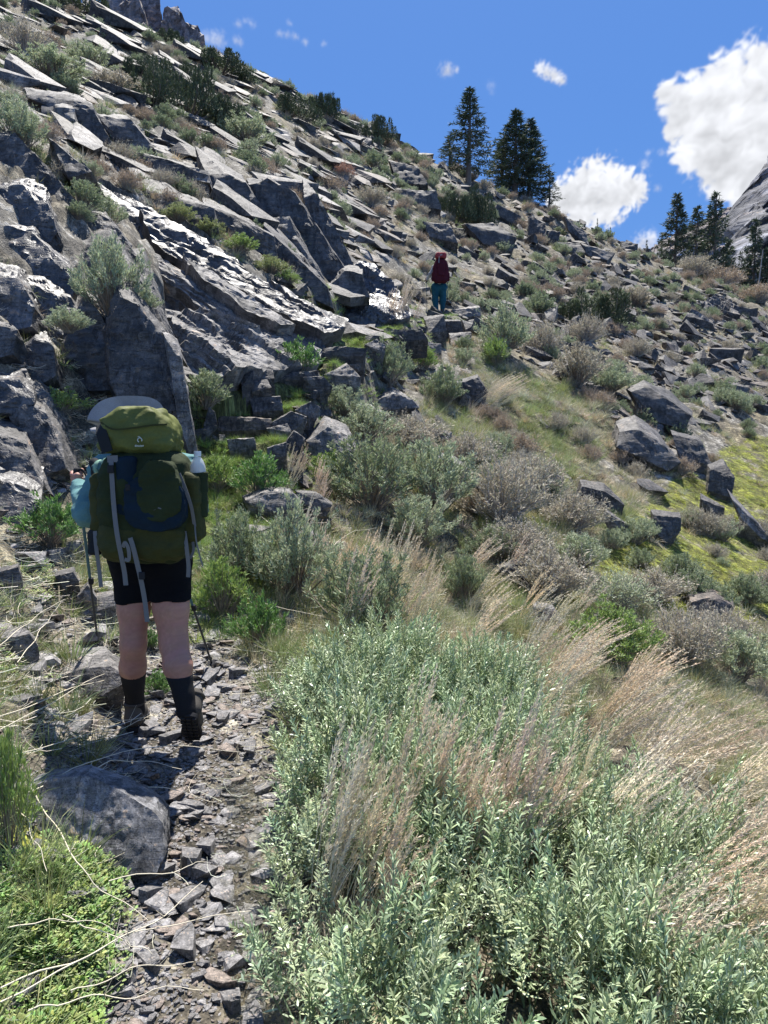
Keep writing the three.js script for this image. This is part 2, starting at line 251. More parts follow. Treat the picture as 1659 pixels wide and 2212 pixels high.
// ---------- the ground sheet ----------
function landMesh() {
  const pos = [], col = [], uv = [], idx = [], W = NS + 1;
  const mixc = (a, b, t) => a.map((x, i) => lerp(x, b[i], t));
  const soil = [0.26, 0.235, 0.19], dry = [0.36, 0.325, 0.23], rock = [0.33, 0.325, 0.32], gravel = [0.40, 0.385, 0.35], moss = [0.27, 0.30, 0.045], green = [0.17, 0.19, 0.085], mud = [0.17, 0.155, 0.13];
  for (let j = 0; j <= ND; j++) for (let i = 0; i <= NS; i++) {
    const D = rowD(j), x = SC[i] * D, z = -D, y = GRID[j * W + i];
    pos.push(x, y, z); uv.push(x / 1.5, z / 1.5);
    const a = fbm2(x * 0.7, z * 0.7, 4), b = fbm2(x * 0.23 + 9, z * 0.23, 4), c2 = fbm2(x * 3.1, z * 3.1 + 5, 3);
    let c = mixc(soil, dry, sstep(-0.15, 0.3, a));
    c = mixc(c, rock, sstep(-0.1, 0.12, b + 0.5 * a + (SC[i] < -0.02 && D > 8 && D < 34 ? 0.22 : 0)) * sstep(4, 9, D) * 0.95);
    if (D < 40 && inside(ZONE.moss, x, z)) c = mixc(c, moss, sstep(-0.42, -0.08, a + 0.3 * c2));
    if (D < 40 && inside(ZONE.green, x, z)) c = mixc(c, green, sstep(-0.25, 0.15, a));
    if (inside(ZONE.bank, x, z)) c = mixc(c, moss, sstep(-0.2, 0.2, a + c2 * 0.4));
    const tr = toTrail(x, z);
    if (D < 7) c = mixc(c, gravel, sstep(0.75, 0.3, tr + 0.25 * a) * 0.9);
    if (D < 4) c = mixc(c, mud, sstep(0.3, 0.1, tr + 0.2 * c2));
    if (D > 7 && D < 24) c = mixc(c, [0.21, 0.25, 0.06], sstep(0.75, 0.35, tr + 0.3 * c2) * 0.85);
    col.push(...c.map((q) => q * (1 + 0.25 * c2)));
  }
  // carried on behind the camera and out beyond the ridge, down into the valley
  const n0 = pos.length / 3;
  for (const z of [0.5, 4, 15, 60]) for (let i = 0; i <= NS; i++) { const x = SC[i] * D0 * (1 + z * 3); pos.push(x, GRID[i] - z * 0.12 - (z > 4 ? 0.15 * Math.abs(x) * 0.1 : 0), z); uv.push(x / 1.5, z / 1.5); col.push(...soil); }
  const n1 = pos.length / 3;
  for (const [f, dy] of [[1.25, -18], [2.2, -45], [6, -60], [25, -70]]) for (let i = 0; i <= NS; i++) { const x = SC[i] * D1 * f; pos.push(x, Math.min(GRID[ND * W + i], 20) + dy - Math.max(0, 10), -D1 * f); uv.push(x / 30, D1 * f / 30); col.push(...dry); }
  const quad = (a, b, i) => idx.push(a + i, a + i + 1, b + i, a + i + 1, b + i + 1, b + i);
  for (let j = 0; j < ND; j++) for (let i = 0; i < NS; i++) quad(j * W, (j + 1) * W, i);
  for (let i = 0; i < NS; i++) { quad(n0, 0, i); for (let k = 0; k < 3; k++) quad(n0 + (k + 1) * W, n0 + k * W, i); quad(ND * W, n1, i); for (let k = 0; k < 3; k++) quad(n1 + k * W, n1 + (k + 1) * W, i); }
  const g = new THREE.BufferGeometry();
  g.setAttribute('position', new THREE.Float32BufferAttribute(pos, 3)); g.setAttribute('color', new THREE.Float32BufferAttribute(col, 3)); g.setAttribute('uv', new THREE.Float32BufferAttribute(uv, 2)); g.setIndex(idx); g.computeVertexNormals();
  return g;
}
tag(mesh('hillside_terrain', landMesh(), new THREE.MeshStandardMaterial({ vertexColors: true, map: soilMap, bumpMap: soilBump, bumpScale: 0.03, roughness: 0.95 })), 'stony hillside falling to the right under the rocks and shrubs', 'hillside', null, 'structure');
// ---------- rocks ----------
function tessellate(pos, L, max = 14) {                 // split every edge longer than L; neighbours split alike, so no gaps
  let t = pos;
  for (let pass = 0; pass < max; pass++) {
    const out = []; let any = false; const L2 = L * L;
    for (let i = 0; i < t.length; i += 9) {
      const a = t.slice(i, i + 3), b = t.slice(i + 3, i + 6), c = t.slice(i + 6, i + 9);
      const d = (p, q) => (p[0] - q[0]) ** 2 + (p[1] - q[1]) ** 2 + (p[2] - q[2]) ** 2, m = (p, q) => [(p[0] + q[0]) / 2, (p[1] + q[1]) / 2, (p[2] + q[2]) / 2];
      const ab = d(a, b) > L2, bc = d(b, c) > L2, ca = d(c, a) > L2, put3 = (p, q, r) => out.push(...p, ...q, ...r);
      if (!ab && !bc && !ca) { put3(a, b, c); continue; }
      any = true;
      const x = m(a, b), y = m(b, c), z = m(c, a);
      if (ab && bc && ca) { put3(a, x, z); put3(x, b, y); put3(z, y, c); put3(x, y, z); }
      else if (ab && bc) { put3(x, b, y); put3(a, x, c); put3(x, y, c); }
      else if (bc && ca) { put3(y, c, z); put3(a, b, y); put3(a, y, z); }
      else if (ca && ab) { put3(a, x, z); put3(x, b, c); put3(x, c, z); }
      else if (ab) { put3(a, x, c); put3(x, b, c); } else if (bc) { put3(a, b, y); put3(a, y, c); } else { put3(a, b, z); put3(z, b, c); }
    }
    t = out; if (!any) break;
  }
  return t;
}
function boxUV(g, k) {                                  // uv in metres, laid on the plane each face mostly faces
  const p = g.attributes.position.array, uv = new Float32Array(p.length / 3 * 2), a = new THREE.Vector3(), b = new THREE.Vector3(), c = new THREE.Vector3();
  for (let i = 0; i < p.length; i += 9) {
    a.fromArray(p, i); b.fromArray(p, i + 3).sub(a); c.fromArray(p, i + 6).sub(a); b.cross(c); const x = Math.abs(b.x), y = Math.abs(b.y), z = Math.abs(b.z);
    for (let q = 0; q < 3; q++) { const o = i + q * 3, w = (i / 3 + q) * 2; if (y >= x && y >= z) { uv[w] = p[o] * k; uv[w + 1] = p[o + 2] * k; } else if (x >= z) { uv[w] = p[o + 2] * k; uv[w + 1] = p[o + 1] * k; } else { uv[w] = p[o] * k; uv[w + 1] = p[o + 1] * k; } }
  }
  g.setAttribute('uv', new THREE.BufferAttribute(uv, 2)); return g;
}
function roughen(pos, c, amp, freq, seed, strata) {      // broken, layered stone: steps and fine relief, pushed out from the middle
  for (let i = 0; i < pos.length; i += 3) {
    const x = pos[i], y = pos[i + 1], z = pos[i + 2], dx = x - c.x, dy = y - c.y, dz = z - c.z, l = Math.hypot(dx, dy, dz) + 1e-6;
    const q = fbm3(x * freq + seed, y * freq * strata, z * freq, 3) * 3.2, st = (Math.floor(q) + sstep(0.78, 1, q - Math.floor(q))) / 3.2;
    const n = amp * (0.75 * st + 0.45 * fbm3(x * freq * 3.3, y * freq * 3.3 + seed, z * freq * 3.3, 3));
    pos[i] += dx / l * n; pos[i + 1] += dy / l * n; pos[i + 2] += dz / l * n;
  }
}
function stone(points, { L = 0.08, amp = 0.05, freq = 1.5, strata = 2, crease = 0.5, seed = 1, uvk = 0.8 } = {}) {
  const hull = new ConvexGeometry(points), pos = tessellate(Array.from(hull.attributes.position.array), L), c = new THREE.Vector3();
  points.forEach((p) => c.addScaledVector(p, 1 / points.length));
  roughen(pos, c, amp, freq, seed * 3.7, strata);
  let g = new THREE.BufferGeometry(); g.setAttribute('position', new THREE.Float32BufferAttribute(pos, 3));
  boxUV(g, uvk); return toCreasedNormals(g, crease);
}
const rr = rngOf(77);
function blockPoints(px, D, lean, thick, rise, r = rr) {  // a block from the outline of its seen face: real distance, lean and thickness
  const vb = Math.max(...px.map((q) => q[1])), pts = [];
  for (const [u, v, d] of px) {
    const dd = d ?? D + lean * (vb - v) / FOC * D, f = P(u, v, dd);
    f.x += (r() - 0.5) * 0.004 * D; f.z += (r() - 0.5) * 0.012 * D; pts.push(f);
    const b = f.clone(); b.z -= thick * (0.75 + 0.5 * r()); b.x += (f.x / dd) * thick * 0.9 - 0.12 * thick * r(); b.y += rise * thick * (0.6 + 0.8 * r()) * ((vb - v) / FOC * D > 0.3 ? 1 : 0.2); pts.push(b);
  }
  const low = pts.filter((_, i) => i % 2 === 0).sort((a, b) => a.y - b.y).slice(0, 2);
  for (const l of low) pts.push(l.clone().add(new THREE.Vector3(0, -0.2 - 0.01 * D, -thick * 0.5)));
  return pts;
}
function centred(g) { g.computeBoundingBox(); const b = g.boundingBox, o = new THREE.Vector3((b.min.x + b.max.x) / 2, b.min.y, (b.min.z + b.max.z) / 2); g.translate(-o.x, -o.y, -o.z); return o; }
let stoneSeed = 1;
function block(name, px, D, lean, thick, rise, mat, label, category, parent, o = {}) {
  if (o.clear) { const cu = px.reduce((s, q) => s + q[0], 0) / px.length, cv = px.reduce((s, q) => s + q[1], 0) / px.length, h = hit(cu, cv); if (h && -h.z < D + o.clear) D = -h.z - o.clear; }
  const g = stone(blockPoints(px, D, lean, thick, rise), { L: 0.0085 * D, amp: 0.0085 * D, freq: 9 / D, seed: stoneSeed++, ...o });
  if (parent) { g.translate(-parent.position.x, -parent.position.y, -parent.position.z); const m = mesh(name, g, mat, parent); if (label) m.userData.label = label; return m; }
  const at = centred(g), m = mesh(name, g, mat); m.position.copy(at); return tag(m, label, category ?? 'rock', o.group);
}
// the long buttress above the wet slab
const buttress = group('rock_buttress', P(420, 480, 17), 'long dark rock wall of upright faces above the wet slab', 'rock wall');
for (const [px, D, lean, t, m] of [
  [[[85, 220], [150, 232], [200, 240], [240, 300], [262, 350], [215, 378], [140, 360], [95, 290]], 16, 0.25, 3.2, 1],
  [[[50, 186], [130, 196], [200, 222], [206, 244], [120, 235], [60, 212]], 16.4, 0.8, 3, 0],
  [[[200, 243], [280, 258], [335, 318], [300, 332], [245, 305]], 16.8, 0.3, 3, 0],
  [[[262, 318], [310, 328], [375, 350], [452, 380], [455, 460], [380, 450], [318, 438], [280, 395]], 16, 0.25, 3.2, 1],
  [[[350, 352], [450, 372], [455, 398], [360, 376]], 16.1, 0.9, 2.2, 2],
  [[[448, 378], [480, 370], [532, 396], [562, 440], [598, 490], [575, 515], [500, 490], [448, 465]], 16.6, 0.28, 3, 1],
  [[[540, 400], [580, 385], [640, 415], [670, 475], [700, 548], [750, 585], [735, 625], [655, 600], [595, 520], [560, 450]], 16.8, 0.22, 3.2, 1],
  [[[655, 420], [686, 420], [720, 480], [766, 575], [748, 590], [700, 545], [665, 468]], 17.6, 0.3, 2.6, 0],
  [[[742, 583], [786, 590], [798, 640], [745, 645], [712, 612]], 16.4, 0.12, 1.4, 0],
  [[[590, 470], [625, 467], [640, 520], [700, 600], [690, 640], [620, 560]], 16.2, 0.35, 1.6, 0],
  [[[120, 235], [160, 232], [165, 262], [140, 275], [118, 260]], 15.8, 0.2, 1, 2],
  [[[290, 398], [380, 420], [460, 448], [472, 502], [400, 482], [318, 452]], 14.6, 0.3, 2, 1], [[[440, 440], [520, 468], [590, 510], [604, 560], [540, 540], [450, 495]], 14.6, 0.3, 2, 1], [[[570, 488], [640, 556], [705, 620], [722, 668], [650, 630], [590, 572]], 14.8, 0.3, 2, 1],
]) block('rock_block', px, D, lean, t, 0.42, ROCK[m], null, null, buttress, { amp: 0.0075 * D, strata: 3.2, clear: 0.5 });
// the crag on the left beside the near hiker
const crag = group('rock_crag', P(120, 900, 7), 'tall dark wet crag with an upright slab beside the near hiker', 'crag');
for (const [px, D, lean, t, m, lab] of [
  [[[-10, 290], [45, 298], [92, 350], [168, 438], [140, 475], [112, 472], [62, 402], [-10, 380]], 9.6, 0.45, 2, 1],
  [[[108, 300], [150, 330], [202, 374], [155, 388], [112, 350]], 10.4, 0.4, 1.6, 0],
  [[[-60, 395], [50, 398], [102, 432], [128, 500], [104, 530], [40, 505], [-60, 470]], 8.4, 0.5, 1.8, 4],
  [[[-60, 480], [70, 498], [112, 542], [168, 600], [155, 660], [60, 625], [-60, 575]], 7.9, 0.5, 1.8, 4],
  [[[-60, 580], [35, 600], [72, 655], [66, 705], [-10, 725], [-60, 700]], 7.1, 0.4, 1.5, 4],
  [[[60, 610], [150, 640], [185, 700], [160, 760], [90, 745], [55, 690]], 7.8, 0.35, 1.6, 4],
  [[[-60, 688], [42, 712], [30, 765], [-10, 775], [-60, 760]], 6.7, 0.3, 1.2, 1],
  [[[18, 768], [73, 734], [118, 748], [124, 812], [92, 830], [34, 824]], 7, 0.25, 1.4, 4],
  [[[112, 782], [150, 716], [182, 640], [236, 705], [242, 842], [205, 835], [155, 846], [112, 842]], 7.4, 0.2, 1.5, 4],
  [[[236, 712], [262, 640], [300, 660], [360, 742], [366, 842], [388, 905], [365, 915], [255, 862], [238, 830]], 7.05, 0.22, 1.4, 1],
  [[[355, 728], [372, 738], [392, 775], [414, 926], [406, 958], [388, 912], [364, 812]], 6.9, 0.1, 0.35, 2, 'upright thin slab leaning on the crag'],
  [[[-60, 820], [36, 818], [70, 852], [74, 872], [22, 896], [-60, 890]], 6.2, 0.4, 1.2, 4],
  [[[15, 900], [62, 873], [108, 896], [132, 940], [128, 960], [148, 1010], [96, 1028], [58, 975], [36, 942]], 6, 0.45, 1.1, 0],
  [[[-60, 920], [55, 960], [64, 990], [90, 1046], [55, 1048], [-60, 1020]], 5.7, 0.45, 1, 0],
  [[[-60, 1015], [55, 1052], [90, 1084], [62, 1114], [22, 1180], [-60, 1210]], 5.25, 0.5, 1, 4],
  [[[160, 440], [235, 468], [302, 560], [290, 612], [215, 562], [155, 505]], 9.4, 0.6, 1.6, 0], [[[225, 556], [300, 596], [348, 690], [300, 694], [238, 642]], 8.8, 0.6, 1.4, 1],
  [[[150, 540], [240, 520], [330, 640], [360, 720], [300, 700], [230, 700], [170, 640]], 8.2, 0.7, 1.6, 1],
]) block('rock_block', px, D, lean, t, 0.4, m === 4 ? ROCK_WET : ROCK[m], lab, null, crag, { amp: 0.011 * D, strata: 1.6, L: 0.0075 * D, clear: 0.22 });
// slabs that lie along the beds
function slabOn(name, n, p0, px, thick, mat, label, o = {}) {
  const N = n.clone().normalize(), e1 = new THREE.Vector3(1, 0, 0).addScaledVector(N, -N.x).normalize(), e2 = new THREE.Vector3().crossVectors(N, e1);
  const flat = px.map(([u, v]) => { const d = P(u, v, 1).sub(camera.position), t = p0.clone().sub(camera.position).dot(N) / d.dot(N); const w = d.multiplyScalar(t).add(camera.position).sub(p0); return new THREE.Vector2(w.dot(e1), w.dot(e2)); });
  const g0 = new THREE.ExtrudeGeometry(new THREE.Shape(flat), { depth: thick, bevelEnabled: false }), gn = g0.index ? g0.toNonIndexed() : g0, pos = tessellate(Array.from(gn.attributes.position.array), o.L ?? 0.07);
  const a = o.dir ?? -0.48, ca = Math.cos(a), sa = Math.sin(a), k = o.step ?? 0.3;
  for (let i = 0; i < pos.length; i += 3) {
    const x = pos[i], y = pos[i + 1], s = x * ca + y * sa, t = -x * sa + y * ca, q = (fbm2(s * 0.13 + 5, t * 0.75, 3) + 0.13 * t) * 4, f = q - Math.floor(q);
    const st = (Math.floor(q) + sstep(0.86, 1, f) + 0.12 * f) / 4, top = pos[i + 2] > thick * 0.5 ? 1 : 0.2;
    pos[i + 2] += top * (k * st + 0.06 * fbm2(s * 0.9, t * 2.6, 4) + 0.012 * n2(s * 7, t * 9));
    pos[i] += 0.05 * n2(x * 2.3, y * 2.3); pos[i + 1] += 0.05 * n2(x * 2.3 + 40, y * 2.3);
  }
  let g = new THREE.BufferGeometry(); g.setAttribute('position', new THREE.Float32BufferAttribute(pos, 3)); boxUV(g, o.uvk ?? 0.55);
  g = toCreasedNormals(g, 0.45);
  const m = mesh(name, g, mat); m.matrix.makeBasis(e1, e2, N).setPosition(p0.clone().addScaledVector(N, -thick)); m.matrix.decompose(m.position, m.quaternion, m.scale);
  return tag(m, label, 'rock slab', null, 'thing');
}
slabOn('wet_rock_slab', nSlab, SLABS[0].p, SLABS[0].px, 0.7, ROCK_WET, 'broad sloping rock slab, shining wet, below the dark rock wall');
for (const [up, px, m, lab] of [
  [0.22, [[300, 462], [430, 512], [560, 606], [690, 672], [745, 700], [700, 716], [600, 672], [455, 580], [335, 518]], 0, 'upper long plate lying on the wet slab'],
  [0.15, [[215, 455], [330, 535], [470, 640], [600, 712], [648, 745], [560, 738], [430, 655], [300, 562], [222, 500]], 2, 'lower long plate lying on the wet slab'],
  [0.34, [[390, 545], [470, 590], [560, 655], [640, 700], [610, 706], [520, 660], [420, 590]], 2, 'small raised plate in the middle of the wet slab'],
]) slabOn('rock_plate', nSlab, SLABS[0].p.clone().addScaledVector(nSlab, up), px, 0.3, m === 0 ? ROCK_WET : ROCK[m], lab, { step: 0.16, L: 0.08 });
slabOn('rock_plate', nSlab, P(240, 570, 9.3), [[140, 452], [200, 478], [268, 548], [322, 630], [350, 705], [300, 695], [238, 625], [168, 565], [132, 505]], 0.7, ROCK[0], 'sloping rock slab between the crag and the wet slab', { step: 0.3 });
slabOn('dipping_rock_slab', nPale, SLABS[1].p, SLABS[1].px, 0.45, ROCK[2], 'dry pale slab at the foot of the wet slab beside the steps', { step: 0.34 });
slabOn('streaming_rock_face', nStream, SLABS[2].p, SLABS[2].px, 0.5, new THREE.MeshPhysicalMaterial({ color: lin(0.2, 0.2, 0.21), map: rockMap, bumpMap: rockBump, bumpScale: 0.09, roughness: 0.5, clearcoat: 0.5, clearcoatRoughness: 0.3 }), 'rock face sheeted with running water left of the far hiker', { step: 0.2, L: 0.08 });
slabOn('bedrock_slab', new THREE.Vector3(0.42, 0.82, 0.38), P(1600, 690, 50), [[1499, 655], [1545, 646], [1600, 670], [1680, 705], [1680, 738], [1600, 705], [1560, 688]], 1.6, ROCK[0], 'long smooth bedrock slab on the upper slope at the right edge', { L: 0.3, step: 0.5, uvk: 0.2 });
slabOn('bedrock_slab', new THREE.Vector3(0.40, 0.80, 0.45), P(640, 265, 52), [[560, 215], [620, 228], [700, 262], [780, 292], [800, 318], [720, 312], [640, 292], [575, 258]], 1.5, ROCK[0], 'pale bedrock slab below the skyline junipers', { L: 0.3, step: 0.5, uvk: 0.2 });
// single rocks one can point to: outline of the seen face, thickness as a share of its width
const named = [
  ['boulder', [[664, 992], [664, 954], [708, 922], [752, 940], [779, 985], [722, 1002]], 0.7, 2, 'rounded pale boulder standing on the right edge of the trail'],
  ['boulder', [[1364, 846], [1400, 836], [1455, 865], [1493, 900], [1476, 926], [1420, 914], [1380, 880]], 0.6, 1, 'large rounded grey boulder half way down the grassy slope'],
  ['rock_outcrop', [[1338, 932], [1382, 928], [1432, 958], [1468, 1000], [1440, 1016], [1393, 990], [1332, 966]], 0.8, 0, 'fractured grey outcrop of parallel slabs below the large boulder'],
  ['rock_outcrop', [[1451, 938], [1521, 953], [1534, 1002], [1506, 1030], [1468, 996]], 0.7, 1, 'broad blunt outcrop end beside the parallel slabs'],
  ['rock', [[1537, 1012], [1572, 1004], [1582, 1032], [1574, 1075], [1533, 1060]], 0.8, 1, 'dark upright block at the lower end of the fractured outcrop'],
  ['rock', [[1258, 1052], [1302, 1060], [1347, 1092], [1344, 1108], [1287, 1098], [1253, 1078]], 0.5, 1, 'dark flat-faced rock in the grass above the moss'],
  ['rock', [[1306, 1106], [1357, 1135], [1348, 1154], [1307, 1126]], 0.6, 2, 'pale wedge of rock leaning in the moss'],
  ['rock', [[1411, 1112], [1470, 1118], [1474, 1146], [1440, 1172], [1417, 1148]], 0.6, 1, 'dark square rock ringed by bright moss'],
  ['rock_outcrop', [[1583, 1080], [1660, 1148], [1690, 1185], [1640, 1160], [1600, 1120]], 0.6, 2, 'pale sloping slab in the moss at the right edge'],
  ['rock', [[1515, 1078], [1570, 1098], [1560, 1120], [1520, 1100]], 0.6, 0, 'flat rock under the dark upright block'],
  ['rock', [[845, 345], [905, 358], [925, 400], [860, 398]], 0.7, 1, 'big dark block under the left skyline pines'],
  ['rock_outcrop', [[830, 405], [940, 413], [957, 452], [890, 442]], 0.6, 0, 'flat-topped ledge below the big dark block'],
  ['rock', [[1005, 485], [1065, 480], [1116, 515], [1102, 542], [1040, 528]], 0.6, 1, 'dark ledge just below the lone tall conifer'],
  ['rock', [[915, 478], [975, 485], [992, 528], [930, 512]], 0.6, 0, 'slanted ledge left of the tall conifer foot'],
  ['rock', [[1075, 440], [1126, 464], [1112, 484], [1068, 458]], 0.7, 1, 'row of dark teeth of rock under the twin conifers'],
  ['rock', [[1145, 468], [1176, 482], [1178, 518], [1140, 505]], 0.7, 1, 'upright dark cube of rock below the small conifer'],
  ['rock', [[1178, 498], [1211, 503], [1202, 532], [1174, 522]], 0.7, 1, 'second dark cube beside the upright one'],
  ['rock', [[1205, 523], [1256, 523], [1262, 547], [1208, 545]], 0.6, 1, 'wide dark block in the upper talus'],
  ['rock', [[1220, 468], [1266, 500], [1272, 532], [1228, 498]], 0.6, 0, 'long dark ledge on the skyline under the white cloud'],
  ['rock', [[1260, 530], [1332, 545], [1312, 564], [1264, 552]], 0.6, 0, 'flat wedge at the end of the dark ledge'],
  ['rock', [[1343, 520], [1373, 529], [1371, 543], [1338, 538]], 0.8, 1, 'brown-black rock standing alone on the skyline'],
  ['rock', [[832, 708], [870, 712], [915, 716], [922, 732], [870, 738], [832, 732]], 0.6, 1, 'long dark stone in the pile below the far hiker'],
  ['rock', [[915, 690], [955, 682], [962, 715], [925, 722]], 0.7, 0, 'leaning slab on top of the stone pile'],
  ['rock', [[955, 694], [995, 694], [1000, 722], [960, 728]], 0.7, 1, 'square stone on the right of the pile'],
  ['rock', [[978, 668], [1034, 664], [1038, 682], [985, 686]], 0.7, 2, 'flat pale stone at the far hiker feet'],
  ['rock', [[970, 722], [1020, 716], [1018, 742], [975, 748]], 0.7, 0, 'low stone at the foot of the pile'],
  ['rock', [[1000, 690], [1032, 700], [1030, 720], [1005, 712]], 0.7, 2, 'tilted pale slab behind the stone pile'],
  ['rock', [[918, 738], [955, 742], [952, 765], [920, 758]], 0.7, 2, 'pale square rock among tan grass below the pile'],
  ['rock', [[790, 745], [812, 732], [835, 748], [822, 760], [795, 758]], 0.7, 2, 'pale pointed rock left of the tan grass'],
  ['rock', [[702, 810], [752, 788], [777, 815], [772, 838], [720, 836]], 0.7, 2, 'pale humped rock beside the upper steps'],
  ['rock', [[655, 816], [700, 812], [722, 836], [690, 850], [652, 838]], 0.7, 0, 'low grey rock in front of the humped rock'],
  ['rock', [[740, 762], [788, 760], [786, 782], [742, 780]], 0.7, 0, 'grey step edge below the tan grass'],
  ['rock', [[655, 730], [695, 722], [698, 765], [672, 770], [655, 752]], 0.8, 1, 'cube of rock at the end of the wet slab'],
  ['rock', [[548, 795], [590, 790], [592, 818], [550, 822]], 0.8, 0, 'smooth grey cube beside the slab foot'],
  ['rock', [[538, 822], [575, 818], [590, 838], [545, 846]], 0.8, 0, 'rounded grey stone below the smooth cube'],
  ['rock', [[590, 760], [640, 750], [642, 775], [596, 782]], 0.6, 2, 'flat pale plate against the slab foot'],
  ['rock', [[518, 812], [548, 800], [550, 826], [522, 836]], 0.8, 1, 'small dark block left of the smooth cube'],
  ['stepping_stone', [[690, 752], [745, 748], [790, 752], [788, 768], [690, 770]], 0.5, 1, 'topmost stone step of the trail'],
  ['stepping_stone', [[600, 806], [690, 800], [692, 818], [602, 822]], 0.5, 0, 'stone step beside the grassy tuft'],
  ['stepping_stone', [[540, 860], [608, 856], [612, 886], [545, 890]], 0.6, 0, 'thick stone step half way up the trail'],
  ['stepping_stone', [[470, 898], [585, 905], [590, 928], [470, 932]], 0.4, 3, 'long brown stone step between moss treads'],
  ['stepping_stone', [[495, 950], [552, 946], [556, 970], [498, 974]], 0.6, 2, 'low pale step below the long brown step'],
  ['rock', [[444, 920], [452, 880], [464, 890], [474, 930]], 0.8, 0, 'small upright pointed stone beside the long step'],
  ['rock', [[585, 915], [632, 888], [665, 900], [640, 925], [600, 935]], 0.7, 0, 'grey slab tilted on the trail edge'],
  ['rock', [[618, 952], [634, 930], [662, 948], [640, 985], [614, 978]], 0.8, 1, 'dark wedge left of the rounded pale boulder'],
  ['rock', [[578, 925], [620, 915], [630, 935], [590, 948]], 0.7, 2, 'pale stone below the tilted slab'],
  ['rock', [[640, 885], [672, 868], [690, 880], [668, 900]], 0.7, 2, 'small pale slab above the tilted slab'],
  ['rock', [[575, 968], [615, 955], [618, 985], [580, 990]], 0.7, 0, 'low stone on the trail border'],
  ['rock', [[530, 1080], [575, 1060], [635, 1066], [650, 1090], [600, 1108], [535, 1104]], 0.8, 2, 'broad pale rock beside the near bend of the trail'],
  ['rock', [[640, 1062], [690, 1068], [715, 1092], [680, 1110], [645, 1095]], 0.8, 0, 'low grey rock under the sagebrush by the bend'],
  ['rock', [[800, 870], [850, 850], [890, 862], [905, 880], [850, 892], [810, 888]], 0.8, 2, 'pale broken ledge amid the dry tufts'],
  ['rock', [[985, 830], [1030, 815], [1054, 845], [1040, 872], [1000, 856]], 0.8, 1, 'dark overhung rock draped with straw'],
  ['rock', [[930, 985], [985, 1000], [1040, 1035], [1050, 1075], [1000, 1050], [945, 1010]], 0.6, 0, 'long grey rock sloping through the grey sagebrush'],
  ['rock', [[1180, 1020], [1215, 1030], [1212, 1052], [1182, 1046]], 0.7, 2, 'small pale rock in the straw on the slope'],
  ['rock', [[1075, 1225], [1130, 1215], [1150, 1240], [1090, 1260]], 0.7, 1, 'dark stone under the twiggy brown shrubs'],
  ['rock', [[1150, 1310], [1200, 1318], [1210, 1340], [1155, 1345]], 0.7, 2, 'pale slaty stone above the tan grass'],
  ['rock', [[1490, 1300], [1545, 1288], [1590, 1310], [1560, 1340], [1500, 1335]], 0.7, 3, 'brownish rounded rock behind the grey shrubs at right'],
  ['rock', [[5, 1380], [65, 1368], [82, 1395], [70, 1420], [10, 1424]], 0.9, 2, 'flat pale rock at the left edge beside the trail'],
  ['rock', [[110, 1465], [175, 1445], [240, 1440], [280, 1470], [220, 1500], [120, 1500]], 0.9, 2, 'wide flat rock flush with the trail by the near hiker'],
  ['rock', [[120, 1245], [160, 1235], [172, 1255], [140, 1275]], 0.9, 0, 'small grey block left of the trekking pole'],
  ['rock', [[165, 1290], [190, 1265], [212, 1290], [195, 1312]], 0.9, 2, 'pale faceted stone near the trekking pole tip'],
  ['rock', [[200, 1295], [245, 1285], [250, 1308], [210, 1318]], 0.9, 2, 'pale stone behind the near hiker left knee'],
  ['rock', [[0, 1235], [40, 1225], [45, 1255], [2, 1262]], 0.9, 1, 'dark round stone at the left edge'],
  ['rock', [[250, 1392], [305, 1386], [312, 1402], [255, 1408]], 0.9, 2, 'pale slab between the hiker legs and the pole'],
  ['rock', [[145, 1175], [172, 1170], [178, 1188], [150, 1190]], 0.9, 2, 'little pale stone under the leafy plants'],
];
const MARKS = [];                                        // where the single rocks and plants are seen, for naming what lies beside them
for (const [name, px, t, m, label] of named) {
  const us = px.map((q) => q[0]), vs = px.map((q) => q[1]), cu = us.reduce((a, b) => a + b) / us.length, vb = Math.max(...vs);
  MARKS.push([[cu, vb - 10], label]);
  const at = ground(cu, vb - 0.12 * (vb - Math.min(...vs))), D = -at.z, w = (Math.max(...us) - Math.min(...us)) / FOC * D;
  block(name, px, D * 0.97, 0.35, w * t, 0.25, ROCK[m], label, name === 'stepping_stone' ? 'step' : name === 'boulder' ? 'boulder' : 'rock', null, { L: Math.max(0.02, w * 0.09), amp: w * 0.05, freq: 1.7 / w, strata: 1.8, uvk: 1 / Math.max(0.6, w) });
}
// the big boulder in the foreground
{
  const pts = [[50, 1740], [62, 1705], [110, 1680], [190, 1676], [270, 1712], [335, 1755], [352, 1778], [356, 1850], [340, 1885], [250, 1895], [120, 1888], [60, 1860]].map(([u, v]) => P(u, v, 2.52 + (1890 - v) * 0.0009));
  const all = [...pts, ...pts.map((p) => new THREE.Vector3(p.x * 1.1 + 0.02, Math.min(p.y - 0.07, 0.26), p.z - 0.28)), ...pts.slice(3, 6).map((p) => new THREE.Vector3(p.x * 1.04, p.y - 0.02, p.z - 0.14)), new THREE.Vector3(pts[9].x, pts[9].y - 0.12, pts[9].z - 0.1)];
  const g = stone(all, { L: 0.011, amp: 0.014, freq: 5.5, strata: 1, seed: 9, crease: 0.9, uvk: 1.6 }), at = centred(g);
  const m = mesh('boulder', g, rockMat(lin(0.50, 0.49, 0.465), { bumpScale: 0.006, roughness: 0.85 })); m.position.copy(at);
  tag(m, 'large rough grey boulder beside the wet trail in front', 'boulder');
}
